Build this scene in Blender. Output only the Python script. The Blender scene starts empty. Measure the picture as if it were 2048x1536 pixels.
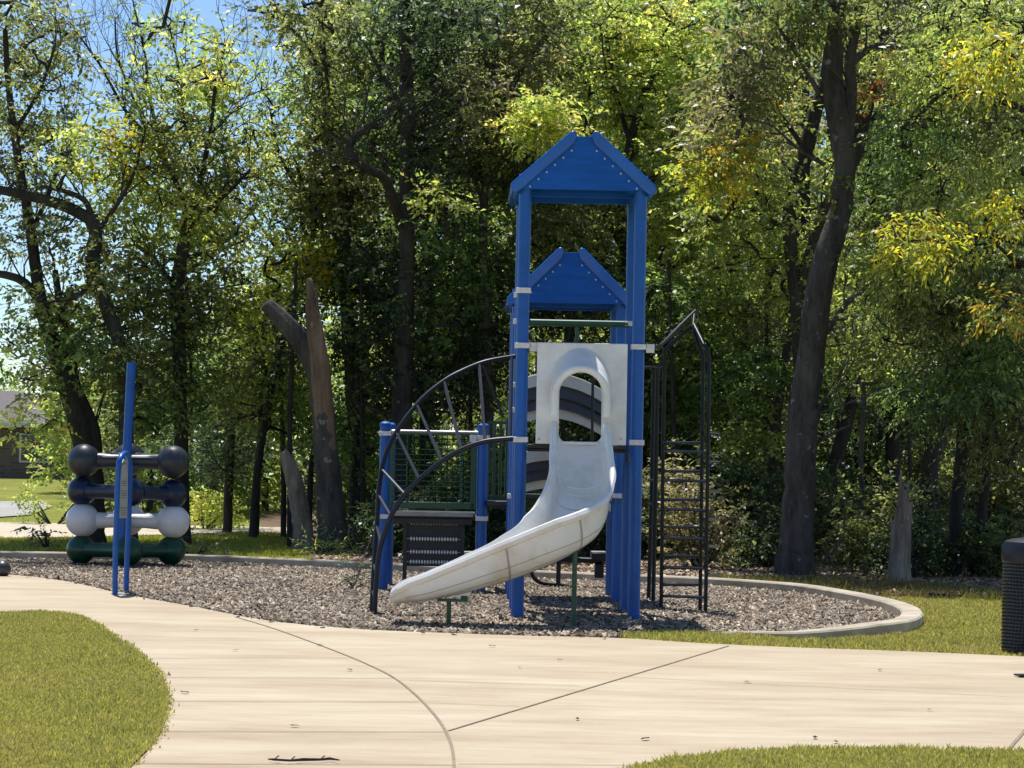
import bpy, bmesh, math, random
import numpy as np
from mathutils import Vector, Matrix
R = math.radians
rng = np.random.default_rng(7)
random.seed(7)
S = bpy.context.scene
COL = S.collection

# ------------------------------------------------------------------ camera model
F = 4970.0; CX, CY = 1024.0, 768.0; CH = 1.52
A = math.atan(137.0 / F); RHO = R(1.1)
fw = Vector((0, math.cos(A), math.sin(A)))
r0 = Vector((1, 0, 0)); u0 = Vector((0, -math.sin(A), math.cos(A)))
rt = math.cos(RHO) * r0 + math.sin(RHO) * u0
up = -math.sin(RHO) * r0 + math.cos(RHO) * u0
CAM = Vector((0, 0, CH))
def ray(px, py):
    return fw + rt * ((px - CX) / F) - up * ((py - CY) / F)
def at(px, py, Y):
    d = ray(px, py); return CAM + d * (Y / d.y)
def G(px, py, z=0.0):
    d = ray(px, py); return CAM + d * ((z - CH) / d.z)

cd = bpy.data.cameras.new('camera'); cam = bpy.data.objects.new('camera', cd); COL.objects.link(cam)
cd.sensor_width = 36; cd.lens = F / 2048 * 36; cd.clip_start = 0.1; cd.clip_end = 3000
m = Matrix((rt, up, -fw)).transposed().to_4x4(); m.translation = CAM; cam.matrix_world = m
S.camera = cam

# ------------------------------------------------------------------ materials
def mat(name):
    m = bpy.data.materials.new(name); m.use_nodes = True
    nt = m.node_tree; b = nt.nodes['Principled BSDF']; return m, nt, b
def c4(c): return (c[0], c[1], c[2], 1)
def noise(nt, scale, detail=4, rough=.55, vec=None, stretch=None, coord='Object'):
    n = nt.nodes.new('ShaderNodeTexNoise'); n.inputs['Scale'].default_value = scale
    n.inputs['Detail'].default_value = detail; n.inputs['Roughness'].default_value = rough
    tc = nt.nodes.new('ShaderNodeTexCoord'); mp = nt.nodes.new('ShaderNodeMapping')
    if stretch: mp.inputs['Scale'].default_value = stretch
    nt.links.new(tc.outputs[coord], mp.inputs[0]); nt.links.new(mp.outputs[0], n.inputs['Vector'])
    return n
def ramp(nt, fac, stops):
    r = nt.nodes.new('ShaderNodeValToRGB'); e = r.color_ramp.elements
    while len(e) < len(stops): e.new(.5)
    for i, (p, c) in enumerate(stops): e[i].position = p; e[i].color = c4(c)
    nt.links.new(fac, r.inputs[0]); return r
def mixc(nt, a, b, fac, mode='MIX'):
    x = nt.nodes.new('ShaderNodeMix'); x.data_type = 'RGBA'; x.blend_type = mode
    for k, v in ((6, a), (7, b)):
        if isinstance(v, tuple): x.inputs[k].default_value = c4(v)
        else: nt.links.new(v, x.inputs[k])
    if isinstance(fac, (int, float)): x.inputs[0].default_value = fac
    else: nt.links.new(fac, x.inputs[0])
    return x.outputs[2]
def bump(nt, b, h, strength, dist=.02):
    bp = nt.nodes.new('ShaderNodeBump'); bp.inputs['Strength'].default_value = strength
    bp.inputs['Distance'].default_value = dist
    nt.links.new(h, bp.inputs['Height']); nt.links.new(bp.outputs[0], b.inputs['Normal'])
def paint(name, c, rough=.4, var=.15, scale=6, c2=None, spec=.5, metal=0.0, bstr=0.03, stretch=None, wear=None):
    m, nt, b = mat(name)
    n = noise(nt, scale, 6, .6, stretch=stretch)
    hi = tuple(min(1, x * (1 + var)) for x in c); lo = c2 or tuple(x * (1 - var) for x in c)
    r = ramp(nt, n.outputs[0], [(.32, lo), (.62, hi)])
    if wear:
        nw = noise(nt, 14, 8, .75, stretch=(1, 1, .35)); rw = ramp(nt, nw.outputs[0], [(.60, (0, 0, 0)), (.70, (.6, .6, .6))]); nt.links.new(mixc(nt, r.outputs[0], wear, rw.outputs[0]), b.inputs['Base Color'])
    else: nt.links.new(r.outputs[0], b.inputs['Base Color'])
    b.inputs['Roughness'].default_value = rough; b.inputs['Specular IOR Level'].default_value = spec
    b.inputs['Metallic'].default_value = metal
    if bstr: bump(nt, b, noise(nt, 60, 3).outputs[0], bstr, .01)
    return m
M = {}
M['blue'] = paint('blue_powder_coat', (.002, .088, .370), .34, .14, 5, bstr=.05, spec=.4, wear=(.06, .17, .42))
M['blue_plastic'] = paint('blue_roof_plastic', (.002, .088, .395), .5, .14, 3, bstr=.12, spec=.25, wear=(.03, .13, .42), stretch=(1, 1, 6))
M['blue_gloss'] = paint('blue_gloss_plastic', (.002, .088, .395), .2, .14, 3, bstr=.06, spec=.6, wear=(.03, .13, .42))
M['rung'] = paint('glossy_black_rung', (.012, .013, .016), .18, .2, 8, spec=1.0)
M['clamp'] = paint('white_clamp', (.66, .66, .66), .4, .1, 20)
M['bolt'] = paint('steel_bolt', (.30, .42, .68), .35, .1, 30)
M['green'] = paint('green_coat', (.012, .070, .034), .4, .15, 8)
M['wire'] = paint('green_wire', (.006, .040, .020), .75, .15, 8, spec=.1)
M['navy'] = paint('navy_coat', (.006, .008, .016), .42, .2, 8, spec=.4)
M['binrib'] = paint('bin_rib_coat', (.016, .019, .028), .22, .2, 8, spec=.6)
M['black'] = paint('black_coat', (.005, .006, .009), .42, .2, 8, spec=.35)
M['deck'] = paint('deck_coating', (.020, .022, .026), .5, .2, 10)
M['pale_top'] = paint('pale_top_highlight', (.30, .29, .27), .45, .15, 10)  # pale tone, paints the bright highlight on the low deck edge
M['cream'] = paint('cream_plastic', (.60, .57, .50), .42, .08, 5)
M['greyp'] = paint('dark_grey_plastic', (.045, .052, .065), .45, .12, 5)
M['steel'] = paint('galvanised_steel', (.45, .45, .44), .4, .15, 30, metal=.7)
M['bead_w'] = paint('pale_bead', (.78, .77, .74), .35, .1, 10)
M['bead_r'] = paint('red_bead', (.35, .06, .04), .35, .1, 10)
M['sign'] = paint('sign_face', (.52, .50, .40), .5, .08, 12)
M['print'] = paint('sign_print', (.13, .15, .16), .6, .1, 12)
# slide plastic : off white, scuffed and stained
m, nt, b = mat('slide_plastic')
n1 = noise(nt, 2.2, 8, .65); n2 = noise(nt, 14, 6, .7, stretch=(1, 1, 2.2)); n3 = noise(nt, 60, 3)
r1 = ramp(nt, n1.outputs[0], [(.32, (.70, .63, .53)), (.52, (.86, .84, .79))])
r2 = ramp(nt, n2.outputs[0], [(.28, (.84, .80, .73)), (.42, (1, 1, 1))])
nt.links.new(mixc(nt, r1.outputs[0], r2.outputs[0], .55, 'MULTIPLY'), b.inputs['Base Color'])
b.inputs['Roughness'].default_value = .26; bump(nt, b, n3.outputs[0], .06, .01)
b.inputs['Subsurface Weight'].default_value = .0
M['slide'] = m
M['seam'] = paint('slide_seam', (.33, .29, .23), .6, .1, 12)
M['panelw'] = paint('white_panel_plastic', (.80, .80, .79), .36, .05, 4, c2=(.66, .65, .63), bstr=.08)
# ball paints
M['ball_black'] = paint('charcoal_ball', (.036, .038, .044), .38, .12, 4)
M['ball_navy'] = paint('navy_ball', (.008, .014, .045), .3, .12, 4)
M['ball_white'] = paint('white_ball', (.72, .71, .71), .33, .06, 4)
M['ball_green'] = paint('green_ball', (.006, .055, .028), .3, .12, 4)
# concrete
m, nt, b = mat('stamped_concrete')
n1 = noise(nt, 1.0, 8, .68, stretch=(.5, 1.5, 1)); n2 = noise(nt, 2.6, 8, .72, stretch=(.6, 2.4, 1)); n3 = noise(nt, 90, 4)
r1 = ramp(nt, n1.outputs[0], [(.30, (.365, .268, .165)), (.50, (.452, .362, .234)), (.70, (.53, .448, .315))])
r2 = ramp(nt, n2.outputs[0], [(.34, (.85, .82, .80)), (.55, (1, 1, 1))])
c = mixc(nt, r1.outputs[0], r2.outputs[0], .7, 'MULTIPLY')
r3 = ramp(nt, n3.outputs[0], [(.3, (.85, .84, .82)), (.6, (1, 1, 1))])
nt.links.new(mixc(nt, c, r3.outputs[0], .6, 'MULTIPLY'), b.inputs['Base Color'])
b.inputs['Roughness'].default_value = .75; bump(nt, b, n2.outputs[0], .15, .01)
M['concrete'] = m
m, nt, b = mat('kerb_concrete')
n1 = noise(nt, 3, 6); n3 = noise(nt, 60, 4)
r1 = ramp(nt, n1.outputs[0], [(.33, (.30, .24, .17)), (.5, (.40, .34, .25)), (.66, (.50, .43, .33))])
nt.links.new(r1.outputs[0], b.inputs['Base Color']); b.inputs['Roughness'].default_value = .85; bump(nt, b, n3.outputs[0], .2, .01)
M['kerb'] = m
M['joint'] = paint('joint_groove', (.24, .18, .12), .9, .2, 20, bstr=0)
def ground_mat(name, stops, scale, fine, rough=.95, b_s=.5, stretch=None):
    m, nt, b = mat(name)
    n1 = noise(nt, scale, 8, .65, stretch=stretch); n2 = noise(nt, fine, 4, .7)
    r1 = ramp(nt, n1.outputs[0], stops); r2 = ramp(nt, n2.outputs[0], [(.3, (.45, .45, .45)), (.62, (1, 1, 1))])
    nt.links.new(mixc(nt, r1.outputs[0], r2.outputs[0], .8, 'MULTIPLY'), b.inputs['Base Color'])
    b.inputs['Roughness'].default_value = rough; b.inputs['Specular IOR Level'].default_value = .1
    bump(nt, b, n2.outputs[0], b_s, .03); return m
M['ground'] = ground_mat('meadow_soil', [(.3, (.16, .14, .035)), (.55, (.25, .27, .045)), (.75, (.34, .30, .10))], .5, 30)
M['lawn'] = ground_mat('lawn_soil', [(.3, (.27, .23, .07)), (.55, (.32, .30, .06)), (.75, (.38, .32, .11))], 1.5, 60)
M['litter'] = ground_mat('leaf_litter_soil', [(.3, (.10, .07, .045)), (.5, (.19, .13, .085)), (.7, (.27, .20, .14))], 1.2, 40)
M['mulch'] = ground_mat('mulch_bed', [(.3, (.025, .020, .018)), (.6, (.06, .048, .040))], 2, 50)
M['road'] = ground_mat('pale_asphalt', [(.3, (.36, .34, .32)), (.6, (.46, .44, .41))], .6, 20, b_s=.1)
M['walk'] = ground_mat('far_walk_concrete', [(.3, (.52, .44, .33)), (.6, (.64, .56, .44))], .6, 20, b_s=.05)
# attribute-tinted
def leafmat(name, transl=.45, rough=.42, spec=.5, tmul=1.35):
    m, nt, b = mat(name)
    a = nt.nodes.new('ShaderNodeAttribute'); a.attribute_name = 'tint'
    nt.links.new(a.outputs['Color'], b.inputs['Base Color'])
    b.inputs['Roughness'].default_value = rough; b.inputs['Specular IOR Level'].default_value = spec
    if transl:
        t = nt.nodes.new('ShaderNodeBsdfTranslucent')
        mu = mixc(nt, a.outputs['Color'], (tmul, tmul * 1.02, tmul * .6), 1.0, 'MULTIPLY')
        nt.links.new(mu, t.inputs[0])
        mx = nt.nodes.new('ShaderNodeMixShader'); mx.inputs[0].default_value = transl
        nt.links.new(b.outputs[0], mx.inputs[1]); nt.links.new(t.outputs[0], mx.inputs[2])
        nt.links.new(mx.outputs[0], nt.nodes['Material Output'].inputs[0])
    return m
M['leaf'] = leafmat('leaf', .55, .40, .5, 1.8)
M['blade'] = leafmat('grass_blade', .35, .6, .25, 1.4)
M['chip'] = leafmat('wood_chip', 0, .8, .2)
def bark(name, lo, hi, spot, spots=.62):
    m, nt, b = mat(name)
    n1 = noise(nt, 5, 8, .7, stretch=(1, 1, .25)); n2 = noise(nt, 7, 5, .6); n3 = noise(nt, 30, 5, .7, stretch=(1, 1, .3))
    r1 = ramp(nt, n1.outputs[0], [(.35, lo), (.65, hi)])
    r2 = ramp(nt, n2.outputs[0], [(spots, (0, 0, 0)), (spots + .05, (1, 1, 1))])
    nt.links.new(mixc(nt, r1.outputs[0], spot, r2.outputs[0]), b.inputs['Base Color'])
    b.inputs['Roughness'].default_value = .9; b.inputs['Specular IOR Level'].default_value = .15
    bump(nt, b, n3.outputs[0], .9, .05); return m
M['bark'] = bark('grey_bark', (.048, .042, .040), (.14, .125, .115), (.26, .25, .22), .63)
M['bark_dark'] = bark('dark_bark', (.030, .027, .026), (.085, .075, .068), (.14, .14, .12), .66)
M['deadwood'] = bark('weathered_deadwood', (.16, .115, .09), (.46, .39, .33), (.58, .52, .46), .64)
M['redwood'] = bark('stripped_red_wood', (.11, .072, .05), (.33, .22, .155), (.38, .29, .22), .66)
m, nt, b = mat('house_brick')
br = nt.nodes.new('ShaderNodeTexBrick'); br.inputs['Scale'].default_value = 1
br.inputs['Brick Width'].default_value = .42; br.inputs['Row Height'].default_value = .15
br.inputs['Color1'].default_value = c4((.11, .075, .06)); br.inputs['Color2'].default_value = c4((.16, .115, .095)); br.inputs['Mortar'].default_value = c4((.17, .15, .135))
br.inputs['Mortar Size'].default_value = .012
tc = nt.nodes.new('ShaderNodeTexCoord'); mp = nt.nodes.new('ShaderNodeMapping'); mp.inputs['Rotation'].default_value = (R(90), 0, 0)
nt.links.new(tc.outputs['Object'], mp.inputs[0]); nt.links.new(mp.outputs[0], br.inputs[0]); nt.links.new(br.outputs[0], b.inputs['Base Color'])
b.inputs['Roughness'].default_value = .9; M['brick'] = m
M['shingle'] = paint('grey_shingles', (.17, .15, .145), .9, .2, 6, spec=.05, stretch=(1, 4, 4))
M['glass'] = paint('dark_window_glass', (.02, .025, .03), .12, .1, 3, bstr=0)
M['trim'] = paint('white_trim', (.6, .58, .54), .6, .05, 6)

# ------------------------------------------------------------------ object helpers
def setp(o, label=None, cat=None, group=None, kind=None):
    if label: o['label'] = label
    if cat: o['category'] = cat
    if group: o['group'] = group
    if kind: o['kind'] = kind
    return o
def empty(name, loc=(0, 0, 0), rz=0, **k):
    o = bpy.data.objects.new(name, None); COL.objects.link(o); o.location = loc; o.rotation_euler = (0, 0, rz)
    o.empty_display_size = .2
    return setp(o, **k)
def link_mesh(name, me, mt, parent=None, loc=None, **k):
    o = bpy.data.objects.new(name, me); COL.objects.link(o)
    if mt is not None: me.materials.append(mt)
    if parent: o.parent = parent
    if loc is not None: o.location = loc
    return setp(o, **k)
class MB:
    def __init__(s): s.bm = bmesh.new()
    def build(s, name, mt, parent=None, smooth=True, bevel=0, loc=None, **k):
        bmesh.ops.recalc_face_normals(s.bm, faces=s.bm.faces)
        me = bpy.data.meshes.new(name)
        if loc is not None:
            bmesh.ops.translate(s.bm, verts=s.bm.verts, vec=-Vector(loc))
        s.bm.to_mesh(me); s.bm.free()
        if smooth:
            me.shade_smooth()
            try: me.set_sharp_from_angle(angle=R(38))
            except Exception: pass
        o = link_mesh(name, me, mt, parent, loc, **k)
        if bevel:
            md = o.modifiers.new('bevel', 'BEVEL'); md.width = bevel; md.segments = 2; md.limit_method = 'ANGLE'
        return o
    def box(s, c, d, rot=None):
        vs = bmesh.ops.create_cube(s.bm, size=1)['verts']
        mt = Matrix.Translation(Vector(c)) @ (rot.to_4x4() if rot else Matrix.Identity(4)) @ Matrix.Diagonal((*d, 1))
        bmesh.ops.transform(s.bm, matrix=mt, verts=vs); return s
    def ball(s, c, r, seg=24, sc=(1, 1, 1)):
        vs = bmesh.ops.create_uvsphere(s.bm, u_segments=seg, v_segments=seg // 2, radius=r)['verts']
        bmesh.ops.transform(s.bm, matrix=Matrix.Translation(Vector(c)) @ Matrix.Diagonal((*sc, 1)), verts=vs); return s
    def tube(s, pts, r, seg=10, caps=True, smooth=0):
        pts = [Vector(p) for p in pts]
        rs = r if isinstance(r, (list, tuple)) else [r] * len(pts)
        if smooth: pts, rs = catmull(pts, rs, smooth)
        rings = []; prev = None
        for i, p in enumerate(pts):
            t = (pts[min(i + 1, len(pts) - 1)] - pts[max(i - 1, 0)]).normalized()
            if prev is None:
                n = t.orthogonal().normalized()
            else:
                n = (prev - t * prev.dot(t)).normalized()
            prev = n; bn = t.cross(n)
            rings.append([s.bm.verts.new(p + (n * math.cos(2 * math.pi * k / seg) + bn * math.sin(2 * math.pi * k / seg)) * rs[i]) for k in range(seg)])
        for a, b_ in zip(rings, rings[1:]):
            for k in range(seg): s.bm.faces.new((a[k], a[(k + 1) % seg], b_[(k + 1) % seg], b_[k]))
        if caps:
            s.bm.faces.new(rings[0][::-1]); s.bm.faces.new(rings[-1])
        return s
    def prism(s, poly, y0, y1):            # poly in (x,z), extruded along y
        a = [s.bm.verts.new((x, y0, z)) for x, z in poly]; b_ = [s.bm.verts.new((x, y1, z)) for x, z in poly]
        s.bm.faces.new(a); s.bm.faces.new(b_[::-1]); n = len(poly)
        for i in range(n): s.bm.faces.new((a[i], b_[i], b_[(i + 1) % n], a[(i + 1) % n]))
        return s
    def slab(s, poly, z0, z1):             # poly in (x,y)
        a = [s.bm.verts.new((p[0], p[1], z1)) for p in poly]; b_ = [s.bm.verts.new((p[0], p[1], z0)) for p in poly]
        s.bm.faces.new(a); n = len(poly)
        for i in range(n): s.bm.faces.new((a[i], a[(i + 1) % n], b_[(i + 1) % n], b_[i]))
        return s
def catmull(P, Rr, n):
    out, ro = [], []
    for i in range(len(P) - 1):
        p0, p1, p2, p3 = P[max(i - 1, 0)], P[i], P[i + 1], P[min(i + 2, len(P) - 1)]
        for k in range(n):
            t = k / n
            out.append(.5 * ((2 * p1) + (p2 - p0) * t + (2 * p0 - 5 * p1 + 4 * p2 - p3) * t * t + (3 * p1 - p0 - 3 * p2 + p3) * t ** 3))
            ro.append(Rr[i] * (1 - t) + Rr[i + 1] * t)
    out.append(P[-1]); ro.append(Rr[-1]); return out, ro
def np_mesh(name, V, quads, tint=None, smooth=False):
    me = bpy.data.meshes.new(name); nq = len(quads); k = quads.shape[1]
    me.vertices.add(len(V)); me.vertices.foreach_set('co', V.astype(np.float32).ravel())
    me.loops.add(nq * k); me.loops.foreach_set('vertex_index', quads.astype(np.int32).ravel())
    me.polygons.add(nq); me.polygons.foreach_set('loop_start', np.arange(0, nq * k, k, dtype=np.int32))
    try: me.polygons.foreach_set('loop_total', np.full(nq, k, dtype=np.int32))
    except Exception: pass
    if smooth: me.polygons.foreach_set('use_smooth', np.ones(nq, dtype=bool))
    me.update(calc_edges=True)
    if tint is not None:
        at_ = me.attributes.new('tint', 'FLOAT_COLOR', 'FACE')
        c = np.ones((nq, 4), dtype=np.float32); c[:, :3] = tint; at_.data.foreach_set('color', c.ravel())
    return me

# ------------------------------------------------------------------ world + sun
SUN_V = Vector((-0.42, 1.35, 3.8)).normalized()      # towards the sun
el = math.asin(SUN_V.z); az = math.atan2(SUN_V.x, SUN_V.y)
w = bpy.data.worlds.new('World'); S.world = w; w.use_nodes = True
nt = w.node_tree; bg = nt.nodes['Background']; sky = nt.nodes.new('ShaderNodeTexSky'); sky.sky_type = 'NISHITA'
sky.sun_disc = False; sky.sun_elevation = el; sky.sun_rotation = az; sky.altitude = 1000; sky.air_density = 1.0; sky.dust_density = .0; sky.ozone_density = 5.0
nt.links.new(sky.outputs[0], bg.inputs[0]); bg.inputs[1].default_value = .115
sl = bpy.data.lights.new('sun', 'SUN'); sl.energy = 4.9; sl.angle = R(.5); sl.color = (1, .97, .93)
so = bpy.data.objects.new('sun', sl); COL.objects.link(so); so.rotation_euler = (-SUN_V).to_track_quat('-Z', 'Y').to_euler()
S.view_settings.view_transform = 'Standard'; S.view_settings.look = 'None'; S.view_settings.exposure = .32
S.cycles.max_bounces = 8; S.cycles.transparent_max_bounces = 4; S.cycles.transmission_bounces = 4

# ------------------------------------------------------------------ ground
def smooth_poly(pts, n=6, closed=False):
    P = [Vector((p[0], p[1], 0)) for p in pts]
    o, _ = catmull(P, [0] * len(P), n); return [(p.x, p.y) for p in o]
def gp(pts, z=0): return [tuple(G(x, y, z)[:2]) for x, y in pts]
def sheet(name, poly, z, mt, kind='structure', thick=0.0):
    b = MB(); b.slab(poly, z - thick, z) if thick else b.bm.faces.new([b.bm.verts.new((x, y, z)) for x, y in poly])
    bmesh.ops.triangulate(b.bm, faces=[f for f in b.bm.faces if len(f.verts) > 4])
    for f in b.bm.faces: f.normal_update()
    o = b.build(name, mt, None, smooth=False, kind=kind); return o
sheet('ground', [(-400, -60), (400, -60), (400, 700), (-400, 700)], -.02, M['ground'])
# mulch bed of the playground
kerb_px = [(-150, 1101), (0, 1104), (200, 1107), (400, 1111), (700, 1124), (900, 1134), (1100, 1144), (1250, 1150), (1400, 1156), (1500, 1162), (1600, 1170),
           (1690, 1184), (1760, 1198), (1805, 1211), (1824, 1224), (1812, 1238), (1770, 1246), (1700, 1252), (1590, 1257), (1500, 1261), (1430, 1265)]
kerb_z = [.11] * (len(kerb_px) - 3) + [.105, .06, .03]
kerb_c = smooth_poly([tuple(G(x, y, z)[:2]) for (x, y), z in zip(kerb_px, kerb_z)], 6)
path_edge = smooth_poly(gp([(-260, 1122), (-120, 1133), (0, 1148), (70, 1154), (150, 1166), (228, 1184), (310, 1200), (400, 1216), (500, 1236), (600, 1249), (740, 1260),
            (900, 1267), (1050, 1272), (1180, 1275), (1280, 1279), (1400, 1287), (1600, 1296), (1800, 1303), (2048, 1314), (2400, 1332)], .02), 5)
xg = G(1238, 1275)[0]; gap = gp([(1340, 1268), (1290, 1271), (1240, 1274.6)])
mul = kerb_c + gap + [p for p in path_edge[::-1] if p[0] < xg - .02]
sheet('mulch_bed', mul, .004, M['mulch'])
path = path_edge + [(14, 10), (14, 2), (-14, 2), (-14, 20)]
sheet('path', path, .024, M['concrete'], thick=.10)
lawnL = smooth_poly(gp([(-500, 1290), (-300, 1245), (-120, 1230), (0, 1228), (70, 1226), (135, 1229), (185, 1246), (232, 1276), (282, 1312), (318, 1350), (336, 1392), (331, 1440), (310, 1482), (283, 1512), (240, 1552), (150, 1620)], .03), 5)
lawnL = lawnL + [(-12, 10.0), (-12, 14)]
sheet('lawn', lawnL, .036, M['lawn'])
lawnB = smooth_poly(gp([(1150, 1600), (1265, 1538), (1320, 1524), (1400, 1511), (1500, 1503), (1620, 1499), (1800, 1499), (2048, 1502), (2400, 1506)], .03), 5) + [(6, 8), (.6, 8)]
sheet('lawn', lawnB, .036, M['lawn'])
# right lawn between kerb and path
kr = [p for p in kerb_c if p[0] > 1.0 and p[1] < 27.2]
pr = [p for p in path_edge if p[0] > 1.0]
pr = [p for p in path_edge if p[0] > xg]
lawnR = kr[::1] + gap + pr + [(12, 24.6), (8, 25.6), (5.6, 26.6)]
sheet('lawn', lawnR, .012, M['lawn'])
# forest floor
ff = [G(760, 1096)[:2], G(1000, 1112)[:2]] + [G(1500, 1140)[:2], G(1700, 1165)[:2], (5.3, 26.9), (8, 25.4), (12, 24.4), (40, 26), (60, 120), (2, 120), (-6, 60), (-4.6, 46)]
sheet('forest_floor', [tuple(p) for p in ff], .002, M['litter'])
# far walk, road, far lawn strips
sheet('sidewalk', gp([(-600, 1024), (0, 1045), (300, 1050), (600, 1056), (600, 1066), (420, 1067), (250, 1072), (0, 1077), (-600, 1090)]), .006, M['walk'])
sheet('road', gp([(-900, 975), (0, 1003), (85, 1002), (105, 1013), (60, 1030), (0, 1034), (-900, 1010)]), .006, M['road'])

# kerb
def sweep_kerb(pts, w_, z0, z1):
    b = MB(); bm = b.bm; prev = None; n = len(pts)
    for i, p in enumerate(pts):
        a = Vector((*pts[max(i - 1, 0)], 0)); c = Vector((*pts[min(i + 1, n - 1)], 0)); t = (c - a).normalized(); nn = Vector((-t.y, t.x, 0))
        P = Vector((*p, 0)); ww = w_ / 2
        z1 = .12 if i < n - 22 else .12 - .095 * (i - (n - 22)) / 22; ww = w_ / 2 if i < n - 20 else w_ / 2 * (1 - .6 * (i - (n - 20)) / 20)
        prof = [(ww, z0), (ww, z1 - .015), (ww - .015, z1), (-ww + .015, z1), (-ww, z1 - .015), (-ww, z0)]
        ring = [bm.verts.new(P + nn * o_ + Vector((0, 0, z))) for o_, z in prof]
        if prev:
            for k in range(5): bm.faces.new((prev[k], prev[k + 1], ring[k + 1], ring[k]))
        else: bm.faces.new(ring)
        prev = ring
    bm.faces.new(prev[::-1]); return b
sweep_kerb(kerb_c, .2, -.05, .12).build('kerb', M['kerb'], kind='structure')

# joints in the path
b = MB()
def strip(pts, w_, z=.0282):
    prev = None
    for i, p in enumerate(pts):
        a = Vector((*pts[max(i - 1, 0)], 0)); c = Vector((*pts[min(i + 1, len(pts) - 1)], 0)); t = (c - a).normalized(); nn = Vector((-t.y, t.x, 0)) * w_ / 2
        P = Vector((p[0], p[1], z)); r_ = (b.bm.verts.new(P + nn), b.bm.verts.new(P - nn))
        if prev: b.bm.faces.new((prev[0], prev[1], r_[1], r_[0]))
        prev = r_
strip(smooth_poly(gp([(470, 1233), (540, 1254), (600, 1275), (700, 1313), (780, 1350), (830, 1388), (870, 1430), (893, 1465), (905, 1500), (909, 1545)], .028), 5), .017)
strip(gp([(896, 1461), (1180, 1375), (1458, 1291)], .028), .016, .0286)
for (x0, y0, x1, y1, w_) in [(322, 1354, 790, 1356, .012), (338, 1402, 838, 1403, .014), (322, 1462, 890, 1463, .013), (268, 1526, 905, 1529, .012), (290, 1316, 705, 1315, .01), (240, 1280, 625, 1280, .008), (190, 1253, 545, 1255, .007),
                        (800, 1359, 1160, 1371, .009), (1250, 1353, 2200, 1402, .009), (845, 1404, 1040, 1412, .009), (915, 1527, 1310, 1530, .010)]:
    strip(gp([(x0, y0), ((x0 + x1) / 2, (y0 + y1) / 2), (x1, y1)], .028), w_, .0279)
strip(gp([(2005, 1512), (2120, 1380)], .028), .02, .0288)
b.build('path_joints', M['joint'], kind='structure', smooth=False)

# ------------------------------------------------------------------ scatter (stuff)
def inside(poly, x, y):
    poly = np.array(poly); res = np.zeros(len(x), bool); n = len(poly); j = n - 1
    for i in range(n):
        xi, yi = poly[i]; xj, yj = poly[j]
        c = ((yi > y) != (yj > y)) & (x < (xj - xi) * (y - yi) / (yj - yi + 1e-12) + xi)
        res ^= c; j = i
    return res
def in_view(x, y, z=0, mx=40, my=60):
    d0 = x; d1 = y; d2 = z - CH
    f_ = d1 * fw.y + d2 * fw.z; a = d0 * rt.x + d1 * rt.y + d2 * rt.z; c = d0 * up.x + d1 * up.y + d2 * up.z
    px = CX + F * a / f_; py = CY - F * c / f_
    return (f_ > 0) & (px > -mx) & (px < 2048 + mx) & (py < 1536 + my)
def scatter(poly, dens, seed, ymax=None, ymin=None):
    r = np.random.default_rng(seed); P = np.array(poly); x0, y0 = P.min(0); x1, y1 = P.max(0)
    if ymax: y1 = min(y1, ymax)
    if ymin: y0 = max(y0, ymin)
    x0 = max(x0, -.26 * y1); x1 = min(x1, .26 * y1)
    n = int(dens * (x1 - x0) * (y1 - y0)); x = r.uniform(x0, x1, n); y = r.uniform(y0, y1, n)
    k = inside(poly, x, y) & in_view(x, y, 0, 120, 80); return x[k], y[k], r
def fbm(x, y, s, seed=0):
    v = np.zeros_like(x); a = 1; r = np.random.default_rng(seed)
    for k in range(4):
        ph = r.uniform(0, 6.28, 6); th = r.uniform(0, 6.28, 3)
        for j in range(3): v += a * np.sin((x * math.cos(th[j]) + y * math.sin(th[j])) * s * 2 ** k + ph[j] + np.sin((x * math.cos(ph[j]) + y * math.sin(ph[j])) * s * 1.7 * 2 ** k) * 1.3)
        a *= .55
    return v / 4
def grass(name, poly, dens, h, z, seed, cols, label_kind=True, ymax=None, w_=.0065, ymin=None):
    x, y, r = scatter(poly, dens, seed, ymax, ymin); n = len(x); x = x + r.normal(0, .02, n); y = y + r.normal(0, .03, n)
    sc = np.clip(y / 16, .8, 2.0)
    hh = h * r.uniform(.4, 1.3, n) * (1 + .35 * fbm(x, y, 2.0, 3) + .45 * fbm(x, y, 11.0, 4)); hh = np.clip(hh, .01, None); th = r.uniform(0, 6.283, n); ww = w_ * sc * r.uniform(.7, 1.4, n)
    lean = hh * r.uniform(.1, .9, n); ph = r.uniform(0, 6.283, n)
    dx = np.cos(th) * ww; dy = np.sin(th) * ww
    V = np.zeros((n, 3, 3)); V[:, 0] = np.stack([x - dx, y - dy, np.full(n, z)], 1); V[:, 1] = np.stack([x + dx, y + dy, np.full(n, z)], 1)
    V[:, 2] = np.stack([x + np.cos(ph) * lean, y + np.sin(ph) * lean, z + hh], 1)
    cols = np.array(cols); t = np.clip(.5 + .45 * fbm(x, y, 1.6, 5) + .2 * fbm(x, y, 9., 6) + r.normal(0, .22, n), 0, .999) * (len(cols) - 1)
    i = t.astype(int); fr = (t - i)[:, None]; c = cols[i] * (1 - fr) + cols[np.minimum(i + 1, len(cols) - 1)] * fr
    c *= r.uniform(.75, 1.25, (n, 1))
    me = np_mesh(name, V.reshape(-1, 3), np.arange(n * 3).reshape(n, 3), c)
    return link_mesh(name, me, M['blade'], kind='stuff')
GC = [(.50, .39, .22), (.52, .45, .16), (.33, .32, .10), (.46, .43, .12), (.58, .50, .19), (.24, .24, .08), (.42, .40, .12)]
g1 = grass('grass', lawnL, 7500, .022, .034, 11, GC); setp(g1, 'short yellow-green grass of the rounded lawn at lower left', 'grass')
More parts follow.
